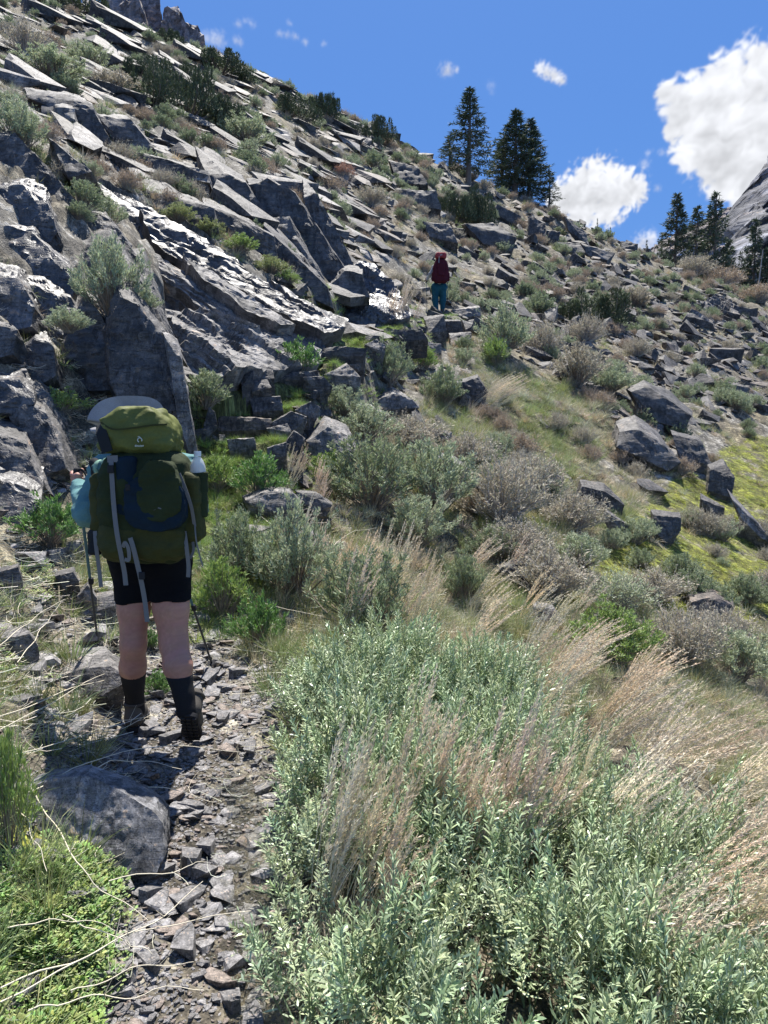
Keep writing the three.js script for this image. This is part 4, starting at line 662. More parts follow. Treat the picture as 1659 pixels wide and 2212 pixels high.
// loose rocks: a few shapes, many copies
const unitRock = (k, flat) => { const r = rngOf(300 + k), pts = [], lx = 0.85 + 0.5 * r(); for (let i = 0; i < 12; i++) { const a = r() * 6.283, h = r() < 0.5 ? -1 : 1; pts.push(new THREE.Vector3(Math.cos(a) * (0.34 + 0.2 * r()) * lx, h * flat * (0.3 + 0.22 * r()) + flat * 0.3, Math.sin(a) * (0.25 + 0.2 * r()))); } return stone(pts, { L: 0.3, amp: 0.05, freq: 2.4, seed: k, crease: 0.35, uvk: 0.9 }); };
const LOOSE = []; for (let k = 0; k < 16; k++) LOOSE.push(unitRock(k, [0.5, 0.26, 0.34, 0.2][k % 4]));
const looseSpots = [];
{
  const r = rngOf(404);
  const add = (x, z, size, what) => onSlab(x, z) || looseSpots.push({ x, z, size, what, seen: size / -z });
  for (let i = 0; i < 17000; i++) {                       // talus on the far slope
    const D = 11 + 62 * Math.pow(r(), 0.9), s = -0.05 + 0.8 * r(), x = s * D, z = -D, inT = inside(ZONE.talus, x, z), dens = clamp((inT ? 0.75 : 0.16) + 0.9 * fbm2(x * 0.22, z * 0.22, 3), 0.02, 1);
    if (r() > dens || inside(ZONE.moss, x, z) && r() < 0.9 || inside(ZONE.green, x, z) && r() < 0.92) continue;
    add(x, z, (0.20 + 0.75 * Math.pow(r(), 4)) * (0.7 + D * 0.012), 'talus');
  }
  for (let i = 0; i < 5200; i++) {                       // rubble on the ledges of the left hillside
    const D = 15 + 50 * r(), s = -0.66 + 0.66 * r(), x = s * D, z = -D;
    if (r() > clamp(0.3 + 1.1 * fbm2(x * 0.2 + 7, z * 0.2, 3), 0.03, 1)) continue;
    add(x, z, (0.3 + 1.1 * Math.pow(r(), 2.6)) * (0.7 + D * 0.012), 'ledge');
  }
  for (let i = 0; i < 900; i++) {                        // stones along the upper trail
    const k = 7 + r() * (TRAIL.length - 8.01), j = Math.floor(k), f = k - j, side = (r() < 0.5 ? -1 : 1) * (0.35 + 0.9 * r()), x = lerp(TRAIL[j][0], TRAIL[j + 1][0], f) + side * 0.9, z = lerp(TRAIL[j][1], TRAIL[j + 1][1], f) + (r() - 0.5) * 0.6;
    if (r() < 0.5) add(x, z, 0.12 + 0.42 * r() * r(), 'trailside');
  }
  for (let i = 0; i < 24000; i++) {                      // stones of the near trail
    const D = 1.3 + 5.2 * r(), x = -0.5 - 0.13 * D + (r() + r() - 1) * (0.5 + 0.16 * D), z = -D; if (x > -0.33 + 0.02 * D && D < 4) continue;
    add(x, z, r() < 0.035 ? 0.05 + 0.08 * r() : 0.009 + 0.03 * r() * r(), 'trail');
  }
  for (let i = 0; i < 420; i++) {                        // larger stones on the left verge
    const D = 3.3 + 3.6 * r(), x = (-0.56 + 0.36 * r()) * D, z = -D; if (toTrail(x, z) < 0.3 || Math.hypot(x + 1.27, z + 3.8) < 0.3) continue;
    add(x, z, 0.04 + 0.26 * Math.pow(r(), 4), 'trail');
  }
  looseSpots.sort((a, b) => b.seen - a.seen);
}
const bedQ = new THREE.Quaternion().setFromUnitVectors(new THREE.Vector3(0, 1, 0), new THREE.Vector3(0.36, 0.82, 0.42).normalize());
const placeStone = (q, i, r) => {                        // plates lie roughly along the beds, loose ones more at random
  const wild = { talus: 0.75, ledge: 0.3, trailside: 0.5, trail: 0.5 }[q.what], turn = new THREE.Quaternion().setFromEuler(new THREE.Euler((r() - 0.5) * wild, q.what === 'ledge' ? (r() - 0.5) * 1.2 - 0.2 : r() * 6.28, (r() - 0.5) * wild));
  if (q.what !== 'trail' && q.what !== 'trailside') turn.premultiply(new THREE.Quaternion().slerp(bedQ, q.what === 'ledge' ? 1 : 0.75));
  const long = q.what === 'ledge' ? 1.5 : 1;
  return new THREE.Matrix4().compose(new THREE.Vector3(q.x, H(q.x, q.z) - q.size * (q.what === 'ledge' ? 0.1 : 0.06), q.z), turn, new THREE.Vector3(q.size * (0.8 + 0.5 * r()) * long, q.size * (0.75 + 0.6 * r()), q.size));
};
{
  const r = rngOf(405), W = { talus: ['talus_rock', 'angular grey slate block lying in the talus of the right slope', 'loose blocks on the talus slope'], ledge: ['ledge_rock', 'loose grey block on the ledges of the left hillside', 'loose blocks on the left hillside'], trailside: ['trailside_stone', 'small angular stone bordering the upper trail', 'stones bordering the upper trail'], trail: ['trail_stone', 'small flat grey stone on the gravel of the near trail', 'stones on the near trail'] };
  const cap = { talus: 85, ledge: 45, trailside: 35, trail: 45 }, rest = { talus: [], ledge: [], trailside: [], trail: [] }, named = { talus: 'slate block', ledge: 'hillside block', trailside: 'trailside stone', trail: 'trail stone' };
  const marks = MARKS.filter(([, l]) => l.split(' ').length <= 9), used = new Set(), pix = (x, y, z) => { const f = -z * CP - (y - EYE) * SP, up = (y - EYE) * CP - z * -SP; return [829.5 + x / f * FOC, 1106 - up / f * FOC]; };
  looseSpots.forEach((q, i) => {
    if (cap[q.what]-- > 0) {
      const m = mesh(W[q.what][0], LOOSE[i % 16], (q.what === 'trail' ? PEBBLE : ROCK)[Math.floor(r() * 3.3)]); placeStone(q, i, r).decompose(m.position, m.quaternion, m.scale);
      const [u, v] = pix(q.x, H(q.x, q.z), q.z), near = marks.map(([p, l]) => [Math.hypot(p[0] - u, p[1] - v), p, l]).sort((a, b) => a[0] - b[0]).slice(0, 7), flat = m.scale.y / m.scale.x; let label = null;
      for (const [d, p, l] of near) { for (const size of [flat < 0.75 ? 'flat' : flat > 1.05 ? 'chunky' : 'angular', q.size > 0.6 ? 'big' : 'little']) { const c = size + ' ' + named[q.what] + ' ' + (Math.abs(u - p[0]) > Math.abs(v - p[1]) ? (u < p[0] ? 'left of the ' : 'right of the ') : v < p[1] ? 'above the ' : 'below the ') + l; if (!used.has(c) && c.split(' ').length <= 16) { label = c; used.add(c); break; } } if (label) break; }
      tag(m, label ?? W[q.what][1], 'rock', W[q.what][2]);
    } else rest[q.what].push(q);
  });
  for (const [what, list] of Object.entries(rest)) for (let k = 0; k < 5; k++) {
    const mine = list.filter((_, i) => i % 5 === k), im = new THREE.InstancedMesh(LOOSE[(k * 3 + what.length) % 16], (what === 'trail' ? PEBBLE : ROCK)[k % 4], mine.length);
    mine.forEach((q, i) => im.setMatrixAt(i, placeStone(q, i, r))); im.name = numbered(what === 'trail' ? 'trail_gravel' : what + '_rubble'); im.castShadow = im.receiveShadow = true; put(im);
    tag(im, { talus: 'small grey rubble strewn over the talus slope', ledge: 'small grey rubble on the left hillside ledges', trailside: 'small rubble along the upper trail', trail: 'fine grey gravel on the near trail' }[what], 'rubble', null, 'stuff');
  }
}
// ---------- grasses, herbs and straw ----------
const instanced = (name, g, m, list, label, category, parent) => { const im = new THREE.InstancedMesh(g, m, list.length); list.forEach(([q, c], i) => { im.setMatrixAt(i, q); if (c) im.setColorAt(i, new THREE.Color().setRGB(...c)); }); im.castShadow = im.receiveShadow = true; if (parent) { im.name = name; parent.add(im); } else { im.name = numbered(name); tag(im, label, category, null, 'stuff'); put(im); } return im; };
const pose = (p, yaw, tilt, roll, sx, sy, sz = sx) => new THREE.Matrix4().compose(p, new THREE.Quaternion().setFromEuler(new THREE.Euler(tilt, yaw, roll, 'ZXY')), V(sx, sy, sz));
function tuft(seed, n, len, w, spread, droop) { const r = rngOf(seed), l = new Leaves(); for (let i = 0; i < n; i++) { const a = r() * 6.2832, e = spread * Math.sqrt(r()), d = V(Math.cos(a) * e, 1, Math.sin(a) * e).normalize(); l.blade(V(Math.cos(a) * 0.12 * r(), 0, Math.sin(a) * 0.12 * r()), d, rdir(r), len * (0.5 + 0.6 * r()), w, droop * (0.4 + r()), tone(r, 0.25)); } return l.geo(); }
const TUFT = [tuft(1, 60, 0.5, 0.016, 0.8, 0.9), tuft(2, 70, 0.42, 0.014, 1.2, 1.4), tuft(3, 50, 0.6, 0.013, 0.6, 0.7)];
{ // grass on the middle ground, by zone
  const r = rngOf(900), green = [[], [], []], dry = [[], [], []], mossy = [[], []];
  for (let i = 0; i < 74000; i++) {
    const D = 4.6 * Math.pow(70 / 4.6, Math.pow(r(), 0.9)), s = -0.62 + 1.42 * r(), x = s * D, z = -D; if (onSlab(x, z) || s < -0.24 && D > 4 && D < 10.5 && toTrail(x, z) > 0.9 && r() < 0.9) continue;
    const tr = toTrail(x, z), a = fbm2(x * 0.35, z * 0.35, 3), inG = D < 40 && inside(ZONE.green, x, z), inM = D < 40 && inside(ZONE.moss, x, z), q = (0.35 + 0.5 * r()) * (0.42 + 0.016 * D), k = Math.floor(r() * 3);
    const m = pose(V(x, H(x, z) - 0.02, z), r() * 6.28, 0, -0.25 - 0.4 * r(), q, q * (0.7 + 0.5 * r()));
    const c = tone(r, 0.25, 0.15);
    if (inM) { if (r() < 0.75) mossy[0].push([pose(V(x, H(x, z) - 0.02, z), r() * 6.28, 0, -0.3, q * 0.8, q * 0.4), c]); else if (r() < 0.1) dry[k].push([m, c]); continue; }
    if (inG) { if (r() < 0.38 + a) green[k].push([m, c]); else if (r() < 0.55) dry[k].push([m, c]); continue; }
    if (tr < 1.0 && D > 6.5 && D < 26) { if (r() < 0.7 * sstep(0.0, 0.2, tr)) mossy[1].push([pose(V(x, H(x, z) - 0.02, z), r() * 6.28, 0, 0, q * 0.6, q * 0.36), c]); continue; }
    if (D < 14 && s > -0.12) { if (r() < 0.42) (r() < 0.34 + 0.5 * sstep(0.1, 0.3, a) ? green : dry)[k].push([m, c]); continue; }
    if (a > 0.05 && r() < 0.24) (r() < 0.35 ? green : dry)[k].push([m, c]);
  }
  for (let i = 0; i < 5200; i++) {                       // the green treads of the upper trail
    const j = 6 + r() * (TRAIL.length - 7.01), n = Math.floor(j), f = j - n, x = lerp(TRAIL[n][0], TRAIL[n + 1][0], f) + (r() - 0.5) * 1.3, z = lerp(TRAIL[n][1], TRAIL[n + 1][1], f) + (r() - 0.5) * 0.9, q = 0.16 + 0.2 * r();
    if (!onSlab(x, z) && fbm2(x * 1.3, z * 1.3, 2) > -0.22) mossy[1].push([pose(V(x, H(x, z) - 0.01, z), r() * 6.28, 0, 0, q, q * (0.5 + 0.5 * r())), tone(r, 0.3, 0.2)]);
  }
  for (let k = 0; k < 3; k++) { instanced('green_grass', TUFT[k], M.grass, green[k], 'green grass growing between rocks on the slope and trail', 'grass'); instanced('dry_grass', TUFT[k], M.straw, dry[k], 'pale dry grass between the shrubs on the slope', 'grass'); }
  instanced('trail_grass', TUFT[0], M.green, mossy[1], 'short bright green grass on the treads of the upper trail', 'grass');
  instanced('moss_grass', TUFT[1], M.moss, mossy[0], 'short yellow-green moss and grass on the wet right slope', 'moss');
}
{ // near ground: straw litter, clover and moss on the left bank, grass fringe
  const r = rngOf(910), straw = [], herb = [], fringe = [], bit = new Leaves(), cl = new Leaves();
  const br = rngOf(3); for (let i = 0; i < 5; i++) { const a = V((br() - 0.5) * 0.4, 0.005 + 0.015 * br(), (br() - 0.5) * 0.4), d = V(1, (br() - 0.5) * 0.3, (br() - 0.5) * 0.9).normalize(); const sd = V(-d.z, 0.2, d.x), bow = (br() - 0.5) * 0.08; bit.path([-1, -0.5, 0, 0.5, 1].map((t) => a.clone().addScaledVector(d, t * 0.12).addScaledVector(sd, bow * (1 - t * t)).add(V(0, 0.015 * t * t, 0))), 0.0012, 0.0008, tone(br, 0.35)); }
  for (let i = 0; i < 9; i++) { const a = br() * 6.28, b = V(Math.cos(a) * 0.03, 0.02 + 0.03 * br(), Math.sin(a) * 0.03); cl.leaf(b, V(Math.cos(a), 0.5, Math.sin(a)).normalize(), UPV, 0.022, 0.016, tone(br, 0.25), true); }
  for (let i = 0; i < 17000; i++) {
    const D = 1.1 + 6.6 * r(), s = -0.62 + 0.9 * r(), x = s * D, z = -D, tr = toTrail(x, z), bank = inside(ZONE.bank, x, z), a = fbm2(x * 1.6, z * 1.6, 3);
    if (inside(ZONE.sage, x, z)) continue;
    if (r() < (tr < 0.42 ? -0.1 : bank ? 0.12 : 0.24) + 0.5 * a) straw.push([pose(V(x, H(x, z) + 0.01 + 0.03 * r(), z), r() * 6.28, (r() - 0.5) * 0.4, (r() - 0.5) * 0.4, (0.35 + 1.1 * r() * r()) * sstep(0.5, 4, D), 1), tone(r, 0.35, 0.1)]);
    if (bank && tr > 0.32 && a > -0.18 || tr > 0.5 && a > 0.26 && D < 5) for (let k = 0; k < (bank ? 5 : 2); k++) { const X = x + (r() - 0.5) * 0.12, Z = z + (r() - 0.5) * 0.12; herb.push([pose(V(X, H(X, Z), Z), r() * 6.28, 0, 0, 0.3 + 0.6 * r(), 0.3 + 0.8 * r()), tone(r, 0.45, 0.25)]); }
    if (tr > 0.4 && r() < (s < -0.2 && !bank ? 0.022 : 0.05)) fringe.push([pose(V(x, H(x, z) - 0.01, z), r() * 6.28, 0, 0, 0.25 + 0.25 * r(), 0.25 + 0.3 * r()), tone(r, 0.3, 0.15)]);
  }
  instanced('straw_litter', bit.geo(), M.stalk, straw, 'pale dry straw scattered on the ground along the trail', 'straw');
  instanced('clover_ground_cover', cl.geo(), M.green, herb, 'small bright green leaves carpeting the left bank', 'ground cover');
  instanced('fringe_grass', TUFT[0], M.grass, fringe, 'short green grass fringing the near trail', 'grass');
}
// the silvery foreground patch: upright leafy stems
function sprig(seed, h, nl) {
  const r = rngOf(seed), f = new Leaves(), top = new Leaves(), st = new Leaves(), bend = V((r() - 0.5) * 0.12, h, (r() - 0.5) * 0.12), pts = [V(0, 0, 0), V(bend.x * 0.3, h * 0.5, bend.z * 0.3), bend];
  st.path(pts, 0.0032, 0.0014, tone(r, 0.15));
  for (let k = 0; k < nl; k++) {
    const q = 0.22 + 0.78 * Math.sqrt((k + 0.5) / nl), p = q < 0.5 ? pts[0].clone().lerp(pts[1], q * 2) : pts[1].clone().lerp(pts[2], q * 2 - 1), a = k * 2.4 + r() * 0.7, up = lerp(0.15, 1.3, Math.pow(q, 3)) + (r() - 0.5) * 0.7, d = V(Math.cos(a), up, Math.sin(a)).normalize(), n = V(-Math.cos(a) * up, 1, -Math.sin(a) * up).normalize().addScaledVector(rdir(r), 0.6).normalize();
    (r() < 0.3 ? top : f).leaf(p, d, n, lerp(0.036, 0.024, Math.pow(q, 4)) * (0.75 + 0.5 * r()), 0.0068 * (0.8 + 0.4 * r()), tone(r, 0.25, 0.06), true);
  }
  for (let b = 0; b < 3; b++) { const q = 0.35 + 0.4 * r(), a = r() * 6.28, p = pts[0].clone().lerp(pts[2], q), e = p.clone().add(V(Math.cos(a) * 0.07, 0.1, Math.sin(a) * 0.07)); st.path([p, e], 0.0018, 0.001, tone(r, 0.15)); for (let k = 0; k < 9; k++) { const aa = k * 2.4, d = V(Math.cos(aa) * 0.7, 1, Math.sin(aa) * 0.7).normalize(); (r() < 0.42 ? top : f).leaf(p.clone().lerp(e, 0.3 + 0.7 * r()), d, rdir(r), 0.024 * (0.8 + 0.4 * r()), 0.0055, tone(r, 0.25, 0.06), true); } }
  return [f.geo(), top.geo(), st.geo()];
}
{
  const SPR = [sprig(31, 0.38, 44), sprig(32, 0.44, 50), sprig(33, 0.30, 38), sprig(34, 0.40, 46)], r = rngOf(920), lists = [[], [], [], []];
  const hole = P(1060, 2120, 1.95);
  for (let i = 0; i < 10600; i++) {
    const x = -0.5 + 3.9 * r(), z = -0.95 - 3.9 * r(); if (!inside(ZONE.sage, x, z)) continue;
    const a = fbm2(x * 1.2 + 30, z * 1.2, 3); if (a < -0.22 || Math.hypot(x - hole.x, z - hole.z) < 0.17 + 0.05 * r() || r() > (z < -1.6 ? 0.8 : 0.55)) continue;
    const edge = inside(ZONE.sage, x - 0.14, z) && inside(ZONE.sage, x, z + 0.1) ? 1 : 0.72, tall = (0.72 + 0.5 * r() + 0.5 * a) * edge;
    lists[i % 4].push([pose(V(x, H(x, z) - 0.02, z), r() * 6.28, (r() - 0.5) * 0.95, (r() - 0.62) * 0.95 - (edge < 1 ? -0.25 : 0), 0.9 + 0.35 * r(), tall), tone(r, 0.16, 0.08)]);
  }
  const g = group('silver_sage_patch', null, 'dense patch of silvery green leafy stems filling the right foreground', 'plants'); g.userData.kind = 'stuff';
  SPR.forEach(([f, t, s], k) => { instanced('leaves', f, M.silver, lists[k], null, null, g); instanced('silver_leaves', t, M.silverTop, lists[k], null, null, g); instanced('stems', s, M.sageDark, lists[k], null, null, g); });
}
// feathery dry grass: leaning stalks with seed heads
function plumes(seed, n, h, spread, lean) {
  const r = rngOf(seed), f = new Leaves(), st = new Leaves();
  for (let i = 0; i < n; i++) {
    const a = r() * 6.2832, d = V(Math.cos(a) * spread * r() + lean, 1, Math.sin(a) * spread * r()).normalize(), L = h * (0.65 + 0.5 * r()); let p = V((r() - 0.5) * 0.08, 0, (r() - 0.5) * 0.08); const pts = [p.clone()];
    for (let k = 0; k < 5; k++) { p = p.clone().addScaledVector(d, L / 5); d.x += 0.05 + lean * 0.10; d.y -= 0.03; d.normalize(); pts.push(p.clone()); }
    st.path(pts, 0.0016, 0.0007, tone(r, 0.2));
    for (let k = 0; k < 70; k++) { const q = 2.6 + 2.4 * r(), j = Math.min(4, Math.floor(q)), b = pts[j].clone().lerp(pts[j + 1], q - j); f.leaf(b, d.clone().addScaledVector(rdir(r), 0.55).normalize(), rdir(r), 0.014 + 0.014 * r(), 0.0038, tone(r, 0.25)); }
    if (r() < 0.5) st.blade(pts[1], d.clone(), rdir(r), L * 0.5, 0.004, 0.7, tone(r, 0.2));
  }
  return [f.geo(), st.geo()];
}
{
  const PL = [plumes(41, 16, 0.62, 0.35, 0.55), plumes(42, 14, 0.55, 0.25, 0.12), plumes(43, 18, 0.7, 0.3, 0.85)], r = rngOf(930), lists = [[], [], []];
  const at = (u, v, D, k, n, su, sD, s = 1) => { for (let i = 0; i < n; i++) { const p = P(u + (r() - 0.5) * su, v, D + (r() - 0.5) * sD); lists[k].push([pose(V(p.x, H(p.x, p.z) - 0.02, p.z), (r() - 0.5) * 0.9, 0, 0, s * (0.8 + 0.4 * r()), s * (0.8 + 0.4 * r())), tone(r, 0.2, 0.08)]); } };
  at(1250, 1600, 4.2, 0, 7, 300, 0.9); at(1430, 1650, 4.1, 2, 10, 420, 1.0); at(1500, 1750, 3.1, 2, 8, 300, 0.8); at(1560, 1800, 2.8, 0, 7, 240, 0.8); at(1250, 1800, 2.9, 2, 4, 240, 0.5); at(1050, 1450, 5.2, 0, 9, 420, 0.8, 0.9); at(1250, 1420, 5.6, 0, 7, 300, 0.9); at(850, 1400, 5.2, 1, 6, 240, 0.6);
  at(1000, 1800, 2.6, 1, 9, 260, 0.5, 1.1); at(740, 1850, 2.4, 1, 8, 160, 0.4, 1.05); at(880, 1700, 3.0, 1, 5, 240, 0.5); at(1150, 1700, 3.1, 1, 8, 200, 0.6); at(1400, 2000, 2.3, 0, 5, 300, 0.4, 0.8); at(1450, 2150, 1.9, 1, 3, 120, 0.2, 0.6); at(640, 1300, 6.4, 1, 6, 120, 0.8, 0.9); at(830, 1250, 6.8, 1, 8, 200, 0.8); at(860, 740, 17, 1, 8, 70, 0.6, 1.3); at(1030, 820, 15, 2, 6, 60, 0.6, 1.2); at(1130, 1330, 7, 0, 7, 300, 1); at(1000, 1170, 8.2, 0, 4, 200, 0.8); at(660, 1060, 8.2, 1, 8, 80, 0.5, 0.8);
  const g = group('feather_grass', null, 'tan feathery dry grass leaning over the right foreground and slope', 'grass'); g.userData.kind = 'stuff';
  PL.forEach(([f, s], k) => { instanced('seed_heads', f, M.plume, lists[k], null, null, g); instanced('stalks', s, M.stalk, lists[k], null, null, g); });
}
// long dead stalks lying across the trail, each one a thing
{
  const put1 = (pts, r0, label, lift = 0.93) => { const w = pts.map(([u, v]) => { const p = ground(u, v); return P(u, v, -p.z * lift); }), c = new THREE.CatmullRomCurve3(w), l = new Leaves(), n = 16, o = w[0].clone(); const q = c.getPoints(n).map((p, i) => p.sub(o).add(V(0.012 * n2(i * 0.16, pts[0][0]), 0.012 * n2(i * 0.15, pts[0][1] + 9), 0.01 * n2(i * 0.17, 3)))); l.path(q, r0, r0 * 0.45, [1, 1, 1], 5); const r = rngOf(pts[0][0] + pts[0][1]); for (let k = 0; k < 3; k++) { const i = 6 + Math.floor(r() * 8); l.path([q[i], q[i].clone().add(rdir(r).multiplyScalar(0.05)).add(V(0.02, 0.03, 0))], r0 * 0.5, r0 * 0.25, [1, 1, 1], 4); } const m = mesh('dry_stalk', l.geo(), M.stalk); m.position.copy(o); tag(m, label, 'stalk', 'dead stalks lying across the trail'); };
  for (const [pts, r, lab] of [
    [[[60, 1712], [160, 1660], [260, 1622], [390, 1612], [520, 1622]], 0.004, 'long pale stalk arching just in front of the rear boot'], [[[170, 1680], [240, 1645], [310, 1642], [392, 1662]], 0.0035, 'pale stalk curving over the hiker shadow'], [[[245, 1697], [370, 1707], [467, 1732]], 0.003, 'thin straight stalk across the shadow above the boulder'],
    [[[62, 1702], [118, 1780], [165, 1855], [225, 1920], [320, 1990]], 0.004, 'long stalk hanging down across the face of the boulder'], [[[35, 1738], [70, 1800], [105, 1880]], 0.003, 'short stalk at the left end of the boulder'], [[[0, 2135], [150, 2078], [280, 2020], [350, 1976], [440, 1900]], 0.0042, 'dark curved stalk rising from the lower left corner'],
    [[[0, 2158], [200, 2062], [325, 2005], [545, 1972]], 0.004, 'pale stalk bowed across the lower trail'], [[[60, 2185], [240, 2152], [440, 2132]], 0.0034, 'nearly level pale stalk near the bottom'], [[[150, 2140], [300, 2090], [415, 2080]], 0.003, 'short pale stalk above the level one'], [[[0, 1392], [70, 1340], [142, 1290]], 0.004, 'upper of the two stalks slanting at the left edge'],
    [[[40, 1432], [90, 1360], [132, 1298]], 0.004, 'lower of the two slanting stalks'], [[[0, 1552], [137, 1494], [285, 1447], [400, 1400]], 0.004, 'long stalk passing in front of the hiker calves'], [[[0, 1580], [120, 1512], [250, 1450], [330, 1430]], 0.0034, 'stalk just under the one crossing the calves'], [[[100, 1545], [220, 1556], [330, 1552]], 0.0034, 'level stalk by the forward boot'], [[[0, 1640], [130, 1600], [260, 1575], [330, 1550]], 0.0034, 'stalk reaching the forward boot from the left edge'],
    [[[690, 1200], [760, 1150], [815, 1140]], 0.004, 'thin stalk arching from the tall rounded sagebrush'], [[[240, 1900], [420, 1870], [440, 1860]], 0.003, 'short stalk in front of the boulder'], [[[130, 1975], [240, 2020], [330, 2060]], 0.003, 'stalk lying on the green bank'], [[[20, 2000], [150, 1985], [250, 2005]], 0.003, 'pale stalk half hidden in the clover'], [[[560, 1300], [680, 1330], [800, 1345]], 0.003, 'stalk lying under the big sagebrush'],
  ]) put1(pts, r * 0.66, lab);
}
// the rivulet on the trail
{
  const r = [[-0.42, -1.35], [-0.36, -1.8], [-0.42, -2.2], [-0.5, -2.6], [-0.58, -3.0], [-0.7, -3.35]], w = [0.16, 0.18, 0.15, 0.13, 0.10, 0.06], pos = [], uv = [], idx = [], n = 60, m = 10, c = new THREE.CatmullRomCurve3(r.map(([x, z]) => V(x, 0, z)));
  for (let i = 0; i <= n; i++) { const t = i / n, p = c.getPoint(t), k = t * (w.length - 1), j = Math.min(w.length - 2, Math.floor(k)), ww = lerp(w[j], w[j + 1], k - j) * (1 + 0.35 * n2(t * 9, 1)); const yc = Math.min(...[-0.6, 0, 0.6].map((q) => H(p.x + q * ww, p.z))) + 0.024; for (let b = 0; b <= m; b++) { const x = p.x + (b / m * 2 - 1) * ww, e = Math.abs(b / m * 2 - 1); pos.push(x, yc - (e > 0.85 ? 0.02 : 0) + 0.004 * n2(x * 30, p.z * 30), p.z); uv.push(x / 0.5, p.z / 0.5); } }
  for (let i = 0; i < n; i++) for (let b = 0; b < m; b++) { const k = i * (m + 1) + b; idx.push(k, k + 1, k + m + 2, k, k + m + 2, k + m + 1); }
  const g = new THREE.BufferGeometry(); g.setAttribute('position', new THREE.Float32BufferAttribute(pos, 3)); g.setAttribute('uv', new THREE.Float32BufferAttribute(uv, 2)); g.setIndex(idx); g.computeVertexNormals();
  tag(mesh('water', g, new THREE.MeshPhysicalMaterial({ color: lin(0.9, 0.9, 0.86), roughness: 0.06, transmission: 1, ior: 1.33, bumpMap: soilBump, bumpScale: 0.02 })), 'thin rivulet of clear water running down the trail', 'water', null, 'structure');
}
// ---------- people: bodies as one surface each, meshed from joints with radii ----------
function surface(f, lo, hi, cell) {                      // surface nets
  const nx = Math.ceil((hi.x - lo.x) / cell) + 1, ny = Math.ceil((hi.y - lo.y) / cell) + 1, nz = Math.ceil((hi.z - lo.z) / cell) + 1, F = new Float32Array(nx * ny * nz), at = (i, j, k) => (k * ny + j) * nx + i;
  for (let k = 0; k < nz; k++) for (let j = 0; j < ny; j++) for (let i = 0; i < nx; i++) F[at(i, j, k)] = f(lo.x + i * cell, lo.y + j * cell, lo.z + k * cell);
  const id = new Int32Array(nx * ny * nz).fill(-1), pos = [], idx = [];
  for (let k = 0; k < nz - 1; k++) for (let j = 0; j < ny - 1; j++) for (let i = 0; i < nx - 1; i++) {
    let n = 0, x = 0, y = 0, z = 0; const v = []; for (let c = 0; c < 8; c++) v.push(F[at(i + (c & 1), j + (c >> 1 & 1), k + (c >> 2))]);
    for (const [a, b] of [[0, 1], [2, 3], [4, 5], [6, 7], [0, 2], [1, 3], [4, 6], [5, 7], [0, 4], [1, 5], [2, 6], [3, 7]]) if (v[a] < 0 !== v[b] < 0) { const t = v[a] / (v[a] - v[b]); x += (a & 1) + t * ((b & 1) - (a & 1)); y += (a >> 1 & 1) + t * ((b >> 1 & 1) - (a >> 1 & 1)); z += (a >> 2) + t * ((b >> 2) - (a >> 2)); n++; }
    if (n) { id[at(i, j, k)] = pos.length / 3; pos.push(lo.x + (i + x / n) * cell, lo.y + (j + y / n) * cell, lo.z + (k + z / n) * cell); }
  }
  const quad = (a, b, c, d, flip) => { if (a < 0 || b < 0 || c < 0 || d < 0) return; if (flip) idx.push(a, c, b, a, d, c); else idx.push(a, b, c, a, c, d); };
  for (let k = 1; k < nz - 1; k++) for (let j = 1; j < ny - 1; j++) for (let i = 1; i < nx - 1; i++) {
    const s = F[at(i, j, k)] < 0;
    if (s !== F[at(i + 1, j, k)] < 0) quad(id[at(i, j - 1, k - 1)], id[at(i, j, k - 1)], id[at(i, j, k)], id[at(i, j - 1, k)], !s);
    if (s !== F[at(i, j + 1, k)] < 0) quad(id[at(i - 1, j, k - 1)], id[at(i - 1, j, k)], id[at(i, j, k)], id[at(i, j, k - 1)], !s);
    if (s !== F[at(i, j, k + 1)] < 0) quad(id[at(i - 1, j - 1, k)], id[at(i, j - 1, k)], id[at(i, j, k)], id[at(i - 1, j, k)], !s);
  }
  const g = new THREE.BufferGeometry(), uv = new Float32Array(pos.length / 3 * 2); for (let i = 0; i < pos.length / 3; i++) { uv[i * 2] = (pos[i * 3] + pos[i * 3 + 2]) * 3; uv[i * 2 + 1] = pos[i * 3 + 1] * 3; }
  g.setAttribute('position', new THREE.Float32BufferAttribute(pos, 3)); g.setAttribute('uv', new THREE.BufferAttribute(uv, 2)); g.setIndex(idx); g.computeVertexNormals(); return g;
}
const smin = (a, b, k) => { const h = Math.max(k - Math.abs(a - b), 0) / k; return Math.min(a, b) - h * h * k / 4; };
const bone = (a, b, ra, rb, sz = 1) => ({ a, d: b.clone().sub(a), l: b.distanceToSquared(a), ra, rb, sz, b });
const boneD = (o, x, y, z) => { const px = x - o.a.x, py = y - o.a.y, pz = z - o.a.z, t = clamp((px * o.d.x + py * o.d.y + pz * o.d.z) / (o.l || 1), 0, 1), dx = px - t * o.d.x, dy = py - t * o.d.y, dz = (pz - t * o.d.z) / o.sz; return Math.sqrt(dx * dx + dy * dy + dz * dz) - lerp(o.ra, o.rb, t); };
